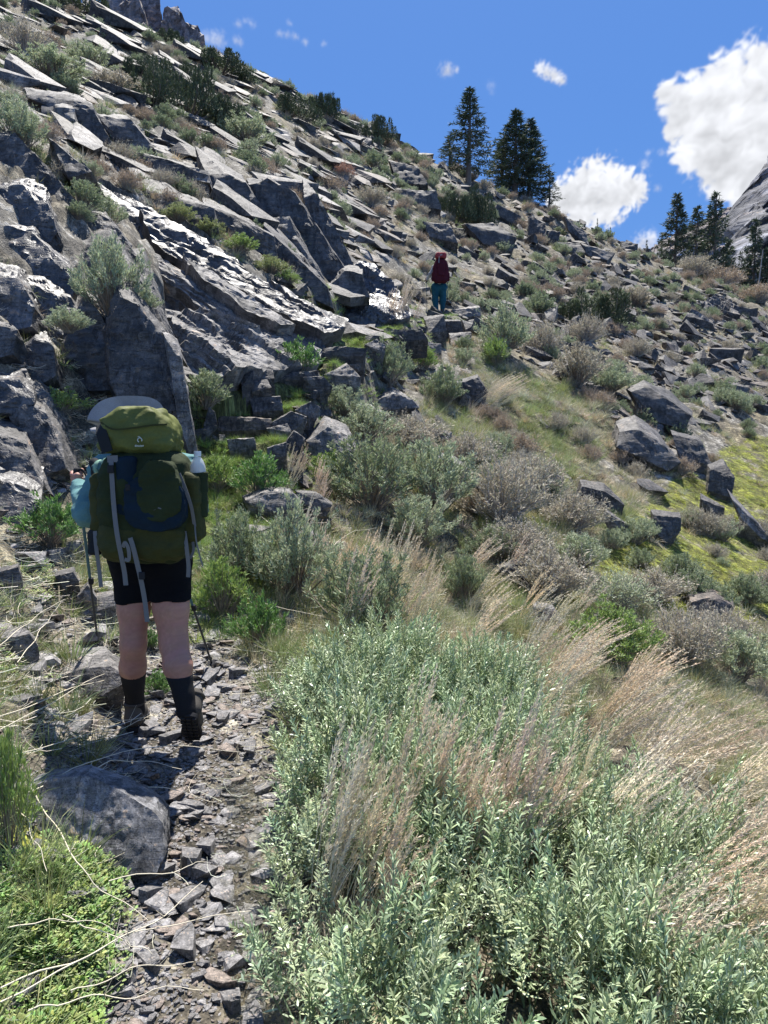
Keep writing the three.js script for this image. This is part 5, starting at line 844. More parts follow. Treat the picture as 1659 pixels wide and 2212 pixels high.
function boneMesh(bones, cell, k = 0.03, cut = null, grow = 0, wrinkle = 0) {
  const lo = V(9e9, 9e9, 9e9), hi = V(-9e9, -9e9, -9e9); for (const o of bones) for (const p of [o.a, o.b]) { const m = Math.max(o.ra, o.rb) * Math.max(1, o.sz) + grow + 0.04; lo.min(p.clone().subScalar(m)); hi.max(p.clone().addScalar(m)); }
  return surface((x, y, z) => { let d = 9; for (const o of bones) d = smin(d, boneD(o, x, y, z), k); d -= grow; if (wrinkle) d += wrinkle * fbm3(x * 9, y * 22, z * 9, 3); return cut ? Math.max(d, cut(x, y, z)) : d; }, lo, hi, cell);
}
const cloth = (c, o = {}) => new THREE.MeshPhysicalMaterial({ color: c, specularIntensity: 0.25, map: clothMap, roughness: 0.85, bumpMap: clothMap, bumpScale: 0.004, ...o });
const skinMat = new THREE.MeshPhysicalMaterial({ color: lin(0.48, 0.245, 0.175), roughness: 0.6, map: texture(256, (i, x, y) => { const k = (y * 4) * TN + x * 4, g = 0.9 + 0.14 * (A2[k] - 0.5) + 0.12 * (A1[k] - 0.5); return [g, g * (0.97 + 0.1 * (A5[k] - 0.5)), g * 0.97]; }, true), bumpMap: texture(256, (i, x, y) => { const k = (y * 4) * TN + x * 4; return [A3[k], A3[k], A3[k]]; }), bumpScale: 0.0004 });
const black = cloth(lin(0.009, 0.009, 0.011), { roughness: 1 }), sockMat = cloth(lin(0.025, 0.025, 0.028)), teal = cloth(lin(0.15, 0.30, 0.30), { bumpScale: 0.008 }), bootMat = cloth(lin(0.11, 0.10, 0.088)), rubber = new THREE.MeshPhysicalMaterial({ color: lin(0.02, 0.02, 0.022), roughness: 0.85, specularIntensity: 0.4 }), aqua = new THREE.MeshStandardMaterial({ color: lin(0.06, 0.36, 0.45), roughness: 0.6 }), hatMat = cloth(lin(0.42, 0.41, 0.42)), hairMat = new THREE.MeshStandardMaterial({ color: lin(0.06, 0.035, 0.02), roughness: 0.6 });
const moved = (g, o) => g.translate(-o.x, -o.y, -o.z);
function hand(parent, wrist, grip, axis, side, mat, o) {  // palm and five fingers closed round a rod at grip along axis
  const r = 0.016, across = V(0, 0, 0).crossVectors(axis, grip.clone().sub(wrist)).normalize().multiplyScalar(side), out = V(0, 0, 0).crossVectors(across, axis).normalize().multiplyScalar(Math.sign(grip.clone().sub(wrist).dot(V(0, 0, 0).crossVectors(across, axis))) || 1), bones = [];
  const palmTop = grip.clone().addScaledVector(axis, 0.03).addScaledVector(out, -0.028), palmLow = grip.clone().addScaledVector(axis, -0.035).addScaledVector(out, -0.028);
  bones.push(bone(wrist, grip.clone().addScaledVector(out, -0.03), 0.024, 0.026), bone(palmTop, palmLow, 0.019, 0.018));
  for (let f = 0; f < 4; f++) { const c = grip.clone().addScaledVector(axis, 0.032 - f * 0.021), L = [1, 1.06, 1, 0.85][f]; let prev = c.clone().addScaledVector(out, -0.026).addScaledVector(across, 0.012); for (let k = 1; k <= 4; k++) { const t = -2.6 + k * 0.95 * L, q = c.clone().addScaledVector(out, Math.sin(t + 1.2) * (r + 0.011)).addScaledVector(across, Math.cos(t + 1.2) * (r + 0.011)); bones.push(bone(prev, q, 0.0092, 0.0085)); prev = q; } }
  const t0 = palmTop.clone().addScaledVector(across, -0.014), t1 = grip.clone().addScaledVector(axis, 0.045).addScaledVector(across, -0.024).addScaledVector(out, 0.004), t2 = grip.clone().addScaledVector(axis, 0.04).addScaledVector(out, 0.028); bones.push(bone(t0, t1, 0.011, 0.0105), bone(t1, t2, 0.0105, 0.009));
  return bones;
}
function boot(parent, heel, toe, up, mat, o, labelSole) {   // heel and toe on the sole line
  const z = toe.clone().sub(heel).normalize(), x = V(0, 0, 0).crossVectors(up, z).normalize(), y = V(0, 0, 0).crossVectors(z, x), L = 0.262, at = heel.clone().addScaledVector(z, -0.015), W = (a, b, c) => at.clone().addScaledVector(x, a).addScaledVector(y, b).addScaledVector(z, c);
  const bones = [bone(W(0, 0.055, 0.035), W(0, 0.05, 0.15), 0.041, 0.043), bone(W(0, 0.05, 0.15), W(0.004, 0.036, 0.225), 0.043, 0.034), bone(W(0, 0.06, 0.035), W(0, 0.13, 0.05), 0.042, 0.046), bone(W(0, 0.10, 0.07), W(0, 0.07, 0.16), 0.036, 0.032)];
  const cut = (px, py, pz) => { const d = V(px, py, pz).sub(at); return 0.014 - d.dot(y); };
  const b = mesh('boot', moved(boneMesh(bones, 0.006, 0.03, cut), o), mat, parent);
  const sh = new THREE.Shape(); sh.moveTo(0, -0.012); sh.bezierCurveTo(0.036, -0.012, 0.04, 0.03, 0.036, 0.09); sh.bezierCurveTo(0.038, 0.13, 0.052, 0.16, 0.05, 0.2); sh.bezierCurveTo(0.046, 0.25, 0.01, 0.268, -0.012, 0.262); sh.bezierCurveTo(-0.045, 0.25, -0.048, 0.19, -0.042, 0.14); sh.bezierCurveTo(-0.034, 0.09, -0.04, 0.03, -0.036, 0.01); sh.bezierCurveTo(-0.03, -0.01, -0.012, -0.012, 0, -0.012);
  const M4 = new THREE.Matrix4().makeBasis(x, z, y.clone().negate()).setPosition(W(0, 0.018, 0).sub(o)), M5 = M4.clone();
  const sg = new THREE.ExtrudeGeometry(sh, { depth: 0.016, bevelEnabled: true, bevelSize: 0.004, bevelThickness: 0.004, bevelSegments: 2, curveSegments: 10 }); sg.applyMatrix4(M4); const s = mesh('sole', sg, rubber, b);
  const lugs = []; for (let i = 0; i < 7; i++) for (const q of [-1, 0, 1]) { const l = new THREE.BoxGeometry(0.02, 0.022, 0.008); l.translate(q * 0.027 + (i % 2) * 0.004, 0.01 + i * 0.037, 0.024); l.applyMatrix4(M5); lugs.push(l); } mesh('tread', mergeGeometries(lugs), rubber, b);
  const band = new THREE.TorusGeometry(0.039, 0.006, 6, 18, Math.PI * 0.9); band.rotateX(Math.PI / 2); band.rotateY(Math.PI * 0.05); band.applyMatrix4(new THREE.Matrix4().makeBasis(x, y, z).setPosition(W(0, 0.042, 0.032).sub(o))); mesh('heel_trim', band, aqua, b);
  const cuff = new THREE.TorusGeometry(0.046, 0.009, 8, 22); cuff.rotateX(Math.PI / 2); cuff.applyMatrix4(new THREE.Matrix4().makeBasis(x, y, z).setPosition(W(0, 0.135, 0.05).sub(o))); mesh('cuff', cuff, mat, b);
  const tab = new THREE.TorusGeometry(0.012, 0.004, 6, 14); tab.applyMatrix4(new THREE.Matrix4().makeBasis(z, y, x).setPosition(W(-0.038, 0.085, 0.09).sub(o))); mesh('lace_loop', tab, aqua, b);
  return b;
}
function pole(name, top, tip, label, D = 1) {
  const g = group(name, tip, label, 'trekking pole'), d = top.clone().sub(tip), L = d.length(), up = d.clone().normalize(), q = new THREE.Quaternion().setFromUnitVectors(UPV, up); g.quaternion.copy(q);
  const cyl = (a, b, ra, rb, s = 10) => { const c = new THREE.CylinderGeometry(rb, ra, b - a, s); c.translate(0, (a + b) / 2, 0); return c; }, al = new THREE.MeshStandardMaterial({ color: lin(0.03, 0.035, 0.042), roughness: 0.4, metalness: 0.3 }), blue = new THREE.MeshStandardMaterial({ color: lin(0.05, 0.12, 0.16), roughness: 0.35, metalness: 0.5 });
  mesh('tip', cyl(0, 0.05, 0.003, 0.006), new THREE.MeshStandardMaterial({ color: lin(0.4, 0.4, 0.4), roughness: 0.4, metalness: 1 }), g); const bk2 = new THREE.CylinderGeometry(0.024, 0.02, 0.008, 14); bk2.translate(0, 0.06, 0); mesh('basket', bk2, rubber, g);
  mesh('lower_shaft', cyl(0.05, L * 0.42, 0.0065, 0.007), al, g); const lk = new RoundedBoxGeometry(0.026, 0.04, 0.024, 2, 0.005); lk.translate(0.004, L * 0.42, 0); mesh('lock', lk, rubber, g); mesh('upper_shaft', cyl(L * 0.42, L - 0.14, 0.008, 0.0085), blue, g);
  const gp = new THREE.LatheGeometry([[0.009, 0], [0.014, 0.01], [0.0125, 0.04], [0.0145, 0.07], [0.013, 0.1], [0.017, 0.125], [0.018, 0.14], [0.012, 0.152], [0, 0.154]].map(([a, b]) => new THREE.Vector2(a, b)), 14); gp.translate(0, L - 0.15, 0); mesh('grip', gp, rubber, g);
  const sp = new THREE.TorusGeometry(0.045, 0.005, 5, 20); sp.scale(0.6, 1.3, 1.6); sp.translate(0.02, L - 0.06, 0); mesh('wrist_strap', sp, rubber, g); return g;
}
function tape(pts, w, t, n = 24) {                       // flat webbing along a curve
  const c = new THREE.CatmullRomCurve3(pts), pos = [], idx = []; const q = c.getPoints(n);
  q.forEach((p, i) => { const d = (q[Math.min(n, i + 1)].clone().sub(q[Math.max(0, i - 1)])).normalize(), s = V(0, 0, 0).crossVectors(d, V(0, 0, 1)).normalize().multiplyScalar(w / 2), nn = V(0, 0, 0).crossVectors(s, d).normalize().multiplyScalar(t / 2); for (const [a, b] of [[1, 1], [-1, 1], [-1, -1], [1, -1]]) pos.push(...p.clone().addScaledVector(s, a).addScaledVector(nn, b).toArray()); });
  for (let i = 0; i < n; i++) for (let k = 0; k < 4; k++) { const a = i * 4 + k, b = i * 4 + (k + 1) % 4; idx.push(a, b, b + 4, a, b + 4, a + 4); } idx.push(0, 2, 1, 0, 3, 2); const e = n * 4; idx.push(e, e + 1, e + 2, e, e + 2, e + 3);
  const g = new THREE.BufferGeometry(); g.setAttribute('position', new THREE.Float32BufferAttribute(pos, 3)); g.setIndex(idx); return g.toNonIndexed();
}
const rbox = (x, y, z, hx, hy, hz, r) => { const a = Math.max(Math.abs(x) - hx + r, 0), b = Math.max(Math.abs(y) - hy + r, 0), c = Math.max(Math.abs(z) - hz + r, 0); return Math.sqrt(a * a + b * b + c * c) + Math.min(Math.max(Math.abs(x) - hx, Math.abs(y) - hy, Math.abs(z) - hz), 0) * (a + b + c > 0 ? 0 : 1) - r * (a + b + c > 0 ? 1 : 0); };
// the near hiker
{
  const hipL = P(290, 1222, 3.68), kneeL = P(288, 1392, 3.64), ankL = P(291, 1512, 3.78), hipR = P(362, 1222, 3.68), kneeR = P(376, 1392, 3.60), ankR = P(397, 1500, 3.50), pel = P(326, 1190, 3.68), chest = P(318, 1030, 3.80), neck = P(298, 968, 3.86), head = P(284, 925, 3.86), shL = P(228, 1015, 3.74), elL = P(191, 1108, 3.62), wrL = P(170, 1052, 3.80), shR = P(405, 1015, 3.74), elR = P(418, 1095, 3.90), wrR = P(362, 1112, 3.98);
  const tipL = ground(214, 1408), tipR = ground(462, 1447), topL = P(165, 1012, 3.86), topR = P(345, 1095, 4.0), axL = topL.clone().sub(tipL).normalize(), axR = topR.clone().sub(tipR).normalize(), gripL = topL.clone().addScaledVector(axL, -0.06), gripR = topR.clone().addScaledVector(axR, -0.06);
  const o = onGround(P(340, 1580, 3.65).x, -3.65), body = group('person', o, 'near hiker seen from behind in black shorts, teal sleeve and wide-brimmed hat', 'person');
  const mid = (a, b, t) => a.clone().lerp(b, t), off = (p, x, y, z) => p.clone().add(V(x, y, z));
  const legs = [bone(hipL, mid(hipL, kneeL, 0.55), 0.1, 0.076), bone(mid(hipL, kneeL, 0.55), kneeL, 0.076, 0.062), bone(kneeL, off(mid(kneeL, ankL, 0.38), 0, 0, 0.016), 0.06, 0.064), bone(off(mid(kneeL, ankL, 0.38), 0, 0, 0.016), ankL, 0.062, 0.038), bone(hipR, mid(hipR, kneeR, 0.55), 0.108, 0.085), bone(mid(hipR, kneeR, 0.55), kneeR, 0.085, 0.068), bone(kneeR, off(mid(kneeR, ankR, 0.42), 0.004, 0, 0.018), 0.066, 0.068), bone(off(mid(kneeR, ankR, 0.42), 0.004, 0, 0.018), ankR, 0.066, 0.04)];
  const trunk = [bone(off(pel, -0.075, -0.02, 0.02), off(pel, 0.075, -0.02, 0.02), 0.122, 0.122), bone(pel, chest, 0.14, 0.15, 0.8), bone(shL, shR, 0.06, 0.06), bone(chest, neck, 0.07, 0.05)], arms = [bone(shL, elL, 0.052, 0.045), bone(elL, wrL, 0.044, 0.028), bone(shR, elR, 0.052, 0.045), bone(elR, wrR, 0.044, 0.028)];
  const skull = [bone(off(head, 0, 0.03, 0.01), off(head, 0, 0.0, -0.01), 0.088, 0.082), bone(head, off(head, 0, -0.075, -0.045), 0.07, 0.045), bone(off(head, 0, -0.01, -0.085), off(head, 0, -0.035, -0.105), 0.012, 0.015), bone(off(head, -0.088, -0.01, 0), off(head, -0.092, 0.02, 0.005), 0.012, 0.012), bone(off(head, 0.088, -0.01, 0), off(head, 0.092, 0.02, 0.005), 0.012, 0.012), bone(neck, off(head, 0, -0.03, 0.01), 0.052, 0.055)];
  const hands = [hand(body, wrL, gripL, axL, 1), hand(body, wrR, gripR, axR, -1)];
  const skin = mergeGeometries([boneMesh([...legs, ...trunk, ...arms], 0.011, 0.028), boneMesh(skull, 0.006, 0.03), boneMesh([bone(elL.clone().lerp(wrL, 0.8), wrL, 0.03, 0.026), ...hands[0]], 0.0034, 0.008), boneMesh([bone(elR.clone().lerp(wrR, 0.8), wrR, 0.03, 0.026), ...hands[1]], 0.0034, 0.008)]);
  mesh('body', moved(skin, o), skinMat, body);
  const eye = new THREE.SphereGeometry(0.012, 12, 10); for (const q of [-1, 1]) { const e = eye.clone(); e.translate(head.x + q * 0.032, head.y + 0.005, head.z - 0.078); mesh('eye', moved(e, o), new THREE.MeshStandardMaterial({ color: lin(0.7, 0.7, 0.7), roughness: 0.2 }), body); }
  const mo = new THREE.TorusGeometry(0.02, 0.004, 6, 14, Math.PI); mo.rotateZ(Math.PI); mo.translate(head.x, head.y - 0.055, head.z - 0.092); mesh('mouth', moved(mo, o), new THREE.MeshStandardMaterial({ color: lin(0.4, 0.15, 0.13), roughness: 0.6 }), body);
  const hemL = P(290, 1304, 3.6).y, hemR = P(370, 1298, 3.6).y, midX = (hipL.x + hipR.x) / 2, waist = P(326, 1150, 3.65).y;
  mesh('shorts', moved(boneMesh([legs[0], legs[1], legs[4], legs[5], trunk[0], trunk[1]], 0.009, 0.03, (x, y) => Math.max((x < midX ? hemL : hemR) + 0.006 * Math.sin(x * 40) - y, y - waist), 0.011, 0.004), o), black, body);
  mesh('shirt', moved(boneMesh([trunk[1], trunk[2], trunk[3], ...arms.map((b, i) => ({ ...b, ra: b.ra + 0.006, rb: b.rb + (i % 2 ? 0.004 : 0.008) }))], 0.009, 0.05, (x, y, z) => Math.max(waist - 0.03 - y, y - neck.y - 0.01, 0.045 - Math.hypot(x - gripL.x, y - gripL.y, z - gripL.z), 0.06 - Math.hypot(x - gripR.x, y - gripR.y, z - gripR.z)), 0.012, 0.012), o), teal, body).userData.label = 'teal long-sleeved shirt';
  const sockCut = (top) => (x, y) => y - top;
  mesh('sock', moved(boneMesh([legs[3], bone(ankL, off(ankL, 0, -0.06, -0.01), 0.04, 0.042)], 0.008, 0.02, sockCut(P(290, 1450, 3.72).y), 0.007), o), sockMat, body);
  mesh('sock', moved(boneMesh([legs[7], bone(ankR, P(403, 1535, 3.48), 0.042, 0.042)], 0.008, 0.02, sockCut(P(395, 1458, 3.52).y), 0.007), o), sockMat, body);
  const gL = H(ankL.x, ankL.z); boot(body, V(ankL.x, gL + 0.015, ankL.z + 0.035), V(ankL.x - 0.03, gL + 0.02, ankL.z - 0.2), V(0, 1, 0), bootMat, o);
  const ball = P(416, 1592, 3.60), heelR = P(408, 1553, 3.452); ball.y = Math.max(ball.y, H(ball.x, ball.z) + 0.01); boot(body, heelR, ball, V(0, 0.7, -0.72), bootMat, o);
  // hat: shallow crown, wide soft brim tipped up at the back by the pack
  const hat = new THREE.Group(); hat.name = 'sun_hat'; hat.userData.label = 'pale grey wide-brimmed sun hat'; body.add(hat);
  const cr = new THREE.SphereGeometry(0.102, 28, 16, 0, 6.2832, 0, 1.6); cr.scale(1, 0.95, 1.08); cr.translate(head.x, head.y + 0.025, head.z); mesh('crown', moved(cr, o), hatMat, hat);
  { const pos = [], idx = [], A = 64, B = 10, c = P(284, 928, 3.80); for (let b = 0; b <= B; b++) for (let a = 0; a <= A; a++) { const t = a / A * 6.2832, q = lerp(0.1, 0.205, b / B), x = Math.cos(t), y = Math.sin(t); pos.push(c.x + x * q * 0.98 - o.x, c.y + y * q * (y > 0 ? 0.80 : 0.3) + 0.02 + 0.012 * Math.sin(3 * t) * b / B - o.y, c.z + 0.02 - y * q * 0.42 + (y > 0 ? 0.06 * b / B : -0.1 * b / B) - o.z); } for (let b = 0; b < B; b++) for (let a = 0; a < A; a++) { const i = b * (A + 1) + a; idx.push(i, i + 1, i + A + 2, i, i + A + 2, i + A + 1); } const g = new THREE.BufferGeometry(); g.setAttribute('position', new THREE.Float32BufferAttribute(pos, 3)); g.setAttribute('uv', new THREE.Float32BufferAttribute(pos.filter((_, i) => i % 3 < 2).map((v) => v * 3), 2)); g.setIndex(idx); g.computeVertexNormals(); mesh('brim', g, hatMat, hat); }
  mesh('hair', moved(boneMesh([bone(off(head, 0, 0.02, 0.035), off(head, -0.01, -0.07, 0.05), 0.086, 0.06), bone(off(head, -0.01, -0.07, 0.05), off(head, -0.02, -0.15, 0.055), 0.04, 0.02)], 0.008, 0.03), o), hairMat, body);
  pole('trekking_pole', topL, tipL, 'dark trekking pole held in the near hiker left hand'); pole('trekking_pole', topR, tipR, 'dark trekking pole slanting behind the near hiker right leg');
}
// the near hiker's pack
const font = await new FontLoader().loadAsync('fonts/droid/droid_sans_bold.typeface.json');
{
  const o = P(322, 1200, 3.47), k = 3.40 / FOC, pk = group('backpack', o, 'large olive and navy hiking backpack with grey straps on the near hiker', 'backpack');
  const X = (u) => (u - 322) * k, Y = (v) => (1200 - v) * k, Q = (u, v, z) => V(X(u), Y(v), z), olive = cloth(lin(0.062, 0.065, 0.02), { roughness: 0.7 }), lidMat = cloth(lin(0.15, 0.165, 0.045), { roughness: 0.62 }), dkgreen = cloth(lin(0.036, 0.048, 0.02)), navy = cloth(lin(0.012, 0.026, 0.042)), web = cloth(lin(0.22, 0.22, 0.22)), dark = cloth(lin(0.03, 0.033, 0.035));
  const shell = (name, f, lo, hi, cell, mat, parent = pk) => mesh(name, surface(f, lo, hi, cell), mat, parent);
  const wr = (x, y, z, a) => a * fbm3(x * 7, y * 13, z * 7 + 3, 3);
  shell('main_bag', (x, y, z) => { const w = 0.195 + 0.02 * Math.sin((y - 0.02) * 5) - 0.03 * sstep(0.3, 0.5, y); return rbox(x - 0.008, y - 0.235, z - 0.0, w, 0.265, 0.135 + 0.02 * Math.sin(y * 6), 0.085) + wr(x, y, z, 0.014); }, V(-0.27, -0.08, -0.22), V(0.29, 0.56, 0.22), 0.009, dkgreen);
  shell('bottom_bag', (x, y, z) => rbox(x - 0.005, y - 0.085 + 0.05 * x * x, z - 0.012, 0.208, 0.1, 0.146, 0.075) + wr(x, y + 5, z, 0.016), V(-0.27, -0.08, -0.22), V(0.29, 0.25, 0.24), 0.008, olive);
  // lid: domed, folded over, a seam where the top meets the front
  const lid = shell('lid', (x, y, z) => { const cx = X(312), yy = y - 0.585, sag = 0.05 * Math.pow(Math.abs(x - cx) / 0.17, 2.4) * (y > 0.58 ? 1 : 0); return rbox(x - cx, yy + sag * 0.75, z + 0.01, 0.165 + 0.012 * sstep(0.62, 0.5, y), 0.108, 0.15, 0.07) + wr(x, y, z, 0.02) + 0.006 * Math.sin(x * 55 + 3 * Math.sin(z * 20)) * sstep(0.6, 0.68, y); }, V(-0.27, 0.42, -0.22), V(0.25, 0.76, 0.22), 0.008, lidMat);
  mesh('seam', tape([Q(246, 908, 0.118), Q(275, 922, 0.148), Q(320, 920, 0.158), Q(360, 914, 0.150), Q(386, 912, 0.12)], 0.008, 0.006), olive, lid);
  mesh('drawcord', tape([Q(238, 912, 0.08), Q(248, 926, 0.13), Q(262, 970, 0.145)], 0.05, 0.006), dark, lid);
  // emblem and lettering on the lid, a second small mark on the pocket
  const white = new THREE.MeshStandardMaterial({ color: lin(0.5, 0.52, 0.44), roughness: 0.7 }), em = new THREE.TorusGeometry(0.0095, 0.0022, 6, 22, 4.9); em.rotateZ(-0.6); em.translate(...Q(332, 945, 0.151).toArray()); mesh('emblem', em, white, lid);
  const fl = new THREE.TorusGeometry(0.013, 0.0018, 5, 12, 1.1); fl.rotateZ(0.6); fl.translate(...Q(329, 944, 0.151).toArray()); mesh('emblem', fl, white, lid);
  const tx = new TextGeometry('deuter', { font, size: 0.0092, depth: 0.0015, curveSegments: 3 }); tx.translate(...Q(321, 959, 0.150).toArray()); mesh('lettering', tx, white, lid);
  // front: navy panel, curved pocket
  const inPocket = (x, y) => { const cx = X(362), dx = (x - cx) / 0.135, dy = (y - Y(1080)) / (y > Y(1080) ? 0.13 : 0.125); return Math.pow(Math.abs(dx), 2.6) + Math.pow(Math.abs(dy), 2.6) - 1; };
  const pocket = shell('front_pocket', (x, y, z) => Math.max(inPocket(x, y) * 0.05, Math.abs(z - 0.128) - 0.05 - 0.012 * Math.cos((x - X(362)) * 9)) + wr(x, y + 2, z, 0.012), V(-0.12, 0.08, 0.06), V(0.3, 0.48, 0.23), 0.007, navy);
  shell('pocket_panel', (x, y, z) => Math.max((Math.pow(Math.abs((x - X(374)) / 0.098), 2.4) + Math.pow(Math.abs((y - Y(1066)) / (y > Y(1066) ? 0.17 : 0.105)), 2.4) - 1) * 0.05, Math.abs(z - 0.134) - 0.054 - 0.01 * Math.cos((x - X(362)) * 9)) + wr(x, y + 3, z, 0.012), V(-0.06, 0.12, 0.06), V(0.27, 0.45, 0.23), 0.007, dkgreen, pocket);
  shell('centre_panel', (x, y, z) => rbox(x - X(300), y - 0.33, z - 0.118, 0.05, 0.14, 0.035, 0.02) + wr(x, y + 9, z, 0.008), V(-0.16, 0.15, 0.05), V(0.06, 0.52, 0.19), 0.007, navy);
  mesh('pocket_flap', tape([Q(305, 1050, 0.165), Q(340, 1042, 0.182), Q(380, 1038, 0.185), Q(408, 1040, 0.165)], 0.028, 0.008), dkgreen, pocket);
  const sm = tape([Q(356, 1087, 0.196), Q(364, 1090, 0.197), Q(372, 1086, 0.197), Q(380, 1088, 0.197)], 0.005, 0.002); mesh('small_mark', sm, web, pocket);
  const side = (s, nm) => shell(nm, (x, y, z) => rbox(x - s, y - 0.235, z - 0.03, 0.045, 0.16, 0.075, 0.035) + wr(x, y, z + s, 0.012), V(s - 0.08, 0.03, -0.08), V(s + 0.08, 0.43, 0.13), 0.007, olive);
  side(-0.198, 'side_pocket'); side(0.222, 'side_pocket');
  shell('bottle_pocket', (x, y, z) => Math.max(Math.hypot((x - 0.245) / 1.0, z - 0.02) - 0.044, Math.abs(y - 0.29) - 0.105) + wr(x, y, z, 0.008), V(0.18, 0.16, -0.05), V(0.31, 0.42, 0.09), 0.006, dkgreen);
  // grey webbing
  const T = (name, pts, w = 0.021) => mesh(name, tape(pts, w, 0.003), web, pk);
  T('strap', [Q(270, 985, 0.15), Q(272, 1010, 0.158), Q(276, 1080, 0.168), Q(282, 1140, 0.175), Q(288, 1190, 0.165), Q(291, 1225, 0.15), Q(293, 1254, 0.148)]); T('strap', [Q(310, 1150, 0.178), Q(316, 1170, 0.18), Q(322, 1210, 0.165), Q(328, 1250, 0.155), Q(333, 1290, 0.15), Q(337, 1333, 0.152)]);
  T('strap', [Q(222, 1140, 0.10), Q(225, 1170, 0.11), Q(228, 1220, 0.10), Q(231, 1262, 0.10)], 0.018); T('strap', [Q(416, 1140, 0.11), Q(421, 1175, 0.12), Q(423, 1215, 0.11), Q(421, 1240, 0.105)], 0.018); T('strap', [Q(428, 1150, 0.08), Q(431, 1185, 0.085), Q(424, 1200, 0.09)], 0.012); T('strap', [Q(411, 1015, 0.14), Q(424, 1045, 0.15), Q(434, 1085, 0.13), Q(437, 1130, 0.10)], 0.015); T('strap', [Q(437, 1120, 0.1), Q(443, 1165, 0.12), Q(455, 1215, 0.12)], 0.006);
  T('loop', [Q(294, 1170, 0.176), Q(300, 1160, 0.185), Q(306, 1172, 0.182), Q(304, 1198, 0.172), Q(296, 1196, 0.17)], 0.016); T('hip_strap', [Q(192, 1196, 0.02), Q(215, 1186, 0.08), Q(243, 1166, 0.13)], 0.018); T('strap', [Q(262, 985, 0.148), Q(285, 984, 0.152)], 0.03);
  const buckle = (u, v, z, w, h) => { const b = new RoundedBoxGeometry(w, h, 0.012, 2, 0.004); b.translate(...Q(u, v, z).toArray()); mesh('buckle', b, rubber, pk); }; buckle(271, 1006, 0.162, 0.028, 0.036); buckle(310, 1044, 0.186, 0.024, 0.03); buckle(330, 1232, 0.164, 0.026, 0.034); buckle(241, 1165, 0.128, 0.03, 0.022);
  const ref = new RoundedBoxGeometry(0.04, 0.018, 0.003, 1, 0.001); ref.rotateY(-0.7); ref.rotateZ(0.12); ref.translate(...Q(231, 1072, 0.10).toArray()); mesh('reflective_tab', ref, new THREE.MeshStandardMaterial({ color: lin(0.5, 0.47, 0.42), roughness: 0.5 }), pk);
  // hip belt wing and shoulder strap showing on the left
  shell('hip_belt', (x, y, z) => rbox(x - X(216), y - Y(1165), z + 0.0, 0.03, 0.06, 0.1, 0.02) + wr(x, y, z, 0.008), V(-0.3, -0.03, -0.13), V(-0.16, 0.17, 0.13), 0.007, dark);
  mesh('shoulder_strap', boneMesh([[Q(196, 1000, -0.12), Q(178, 996, -0.16)], [Q(178, 996, -0.16), Q(174, 1020, -0.2)], [Q(174, 1020, -0.2), Q(190, 1050, -0.12)], [Q(190, 1050, -0.12), Q(216, 1075, -0.03)]].map(([a, b]) => bone(a, b, 0.021, 0.021)), 0.006, 0.02), dark, pk);
  const mint = cloth(lin(0.30, 0.50, 0.38)); mesh('towel_roll', boneMesh([bone(Q(200, 1008, -0.09), Q(232, 1000, -0.05), 0.03, 0.032)], 0.006, 0.02, null, 0, 0.012), cloth(lin(0.07, 0.15, 0.15)), pk); for (const u of [205, 230]) { const b = new THREE.TorusGeometry(0.034, 0.0055, 4, 20); b.scale(1, 1, 3); b.rotateY(1.35); b.translate(...Q(u, 1006 - (u - 205) * 0.25, -0.085 + (u - 205) * 0.0015).toArray()); mesh('mint_band', b, mint, pk); }
  shell('side_bundle', (x, y, z) => Math.hypot((x - X(228)) / 1.3, (y - Y(925)) / 0.62, z - 0.03) - 0.03 + wr(x, y, z, 0.02), V(-0.26, 0.53, -0.05), V(-0.13, 0.62, 0.11), 0.006, cloth(lin(0.34, 0.33, 0.33)));
  pk.rotation.z = 0.0;
  // the bottle in the side pocket is a thing of its own
  const bo = o.clone().add(V(0.245, 0.235, 0.02)), bt = group('water_bottle', bo, 'translucent plastic water bottle in the side pocket of the near backpack', 'bottle'), plast = new THREE.MeshPhysicalMaterial({ color: lin(0.72, 0.75, 0.76), roughness: 0.35, transmission: 0.55, ior: 1.45 });
  mesh('bottle_body', new THREE.LatheGeometry([[0, 0], [0.034, 0.002], [0.037, 0.01], [0.037, 0.165], [0.034, 0.19], [0.026, 0.212], [0.0165, 0.226], [0.015, 0.232]].map(([a, b]) => new THREE.Vector2(a, b)), 28), plast, bt);
  const cap = new THREE.CylinderGeometry(0.0165, 0.0165, 0.024, 20); cap.translate(0, 0.246, 0); mesh('cap', cap, new THREE.MeshStandardMaterial({ color: lin(0.62, 0.63, 0.62), roughness: 0.5 }), bt);
  const wat = new THREE.CylinderGeometry(0.035, 0.035, 0.12, 24); wat.translate(0, 0.064, 0); mesh('water_inside', wat, new THREE.MeshPhysicalMaterial({ color: lin(0.5, 0.55, 0.55), roughness: 0.1, transmission: 0.8, ior: 1.33 }), bt);
}
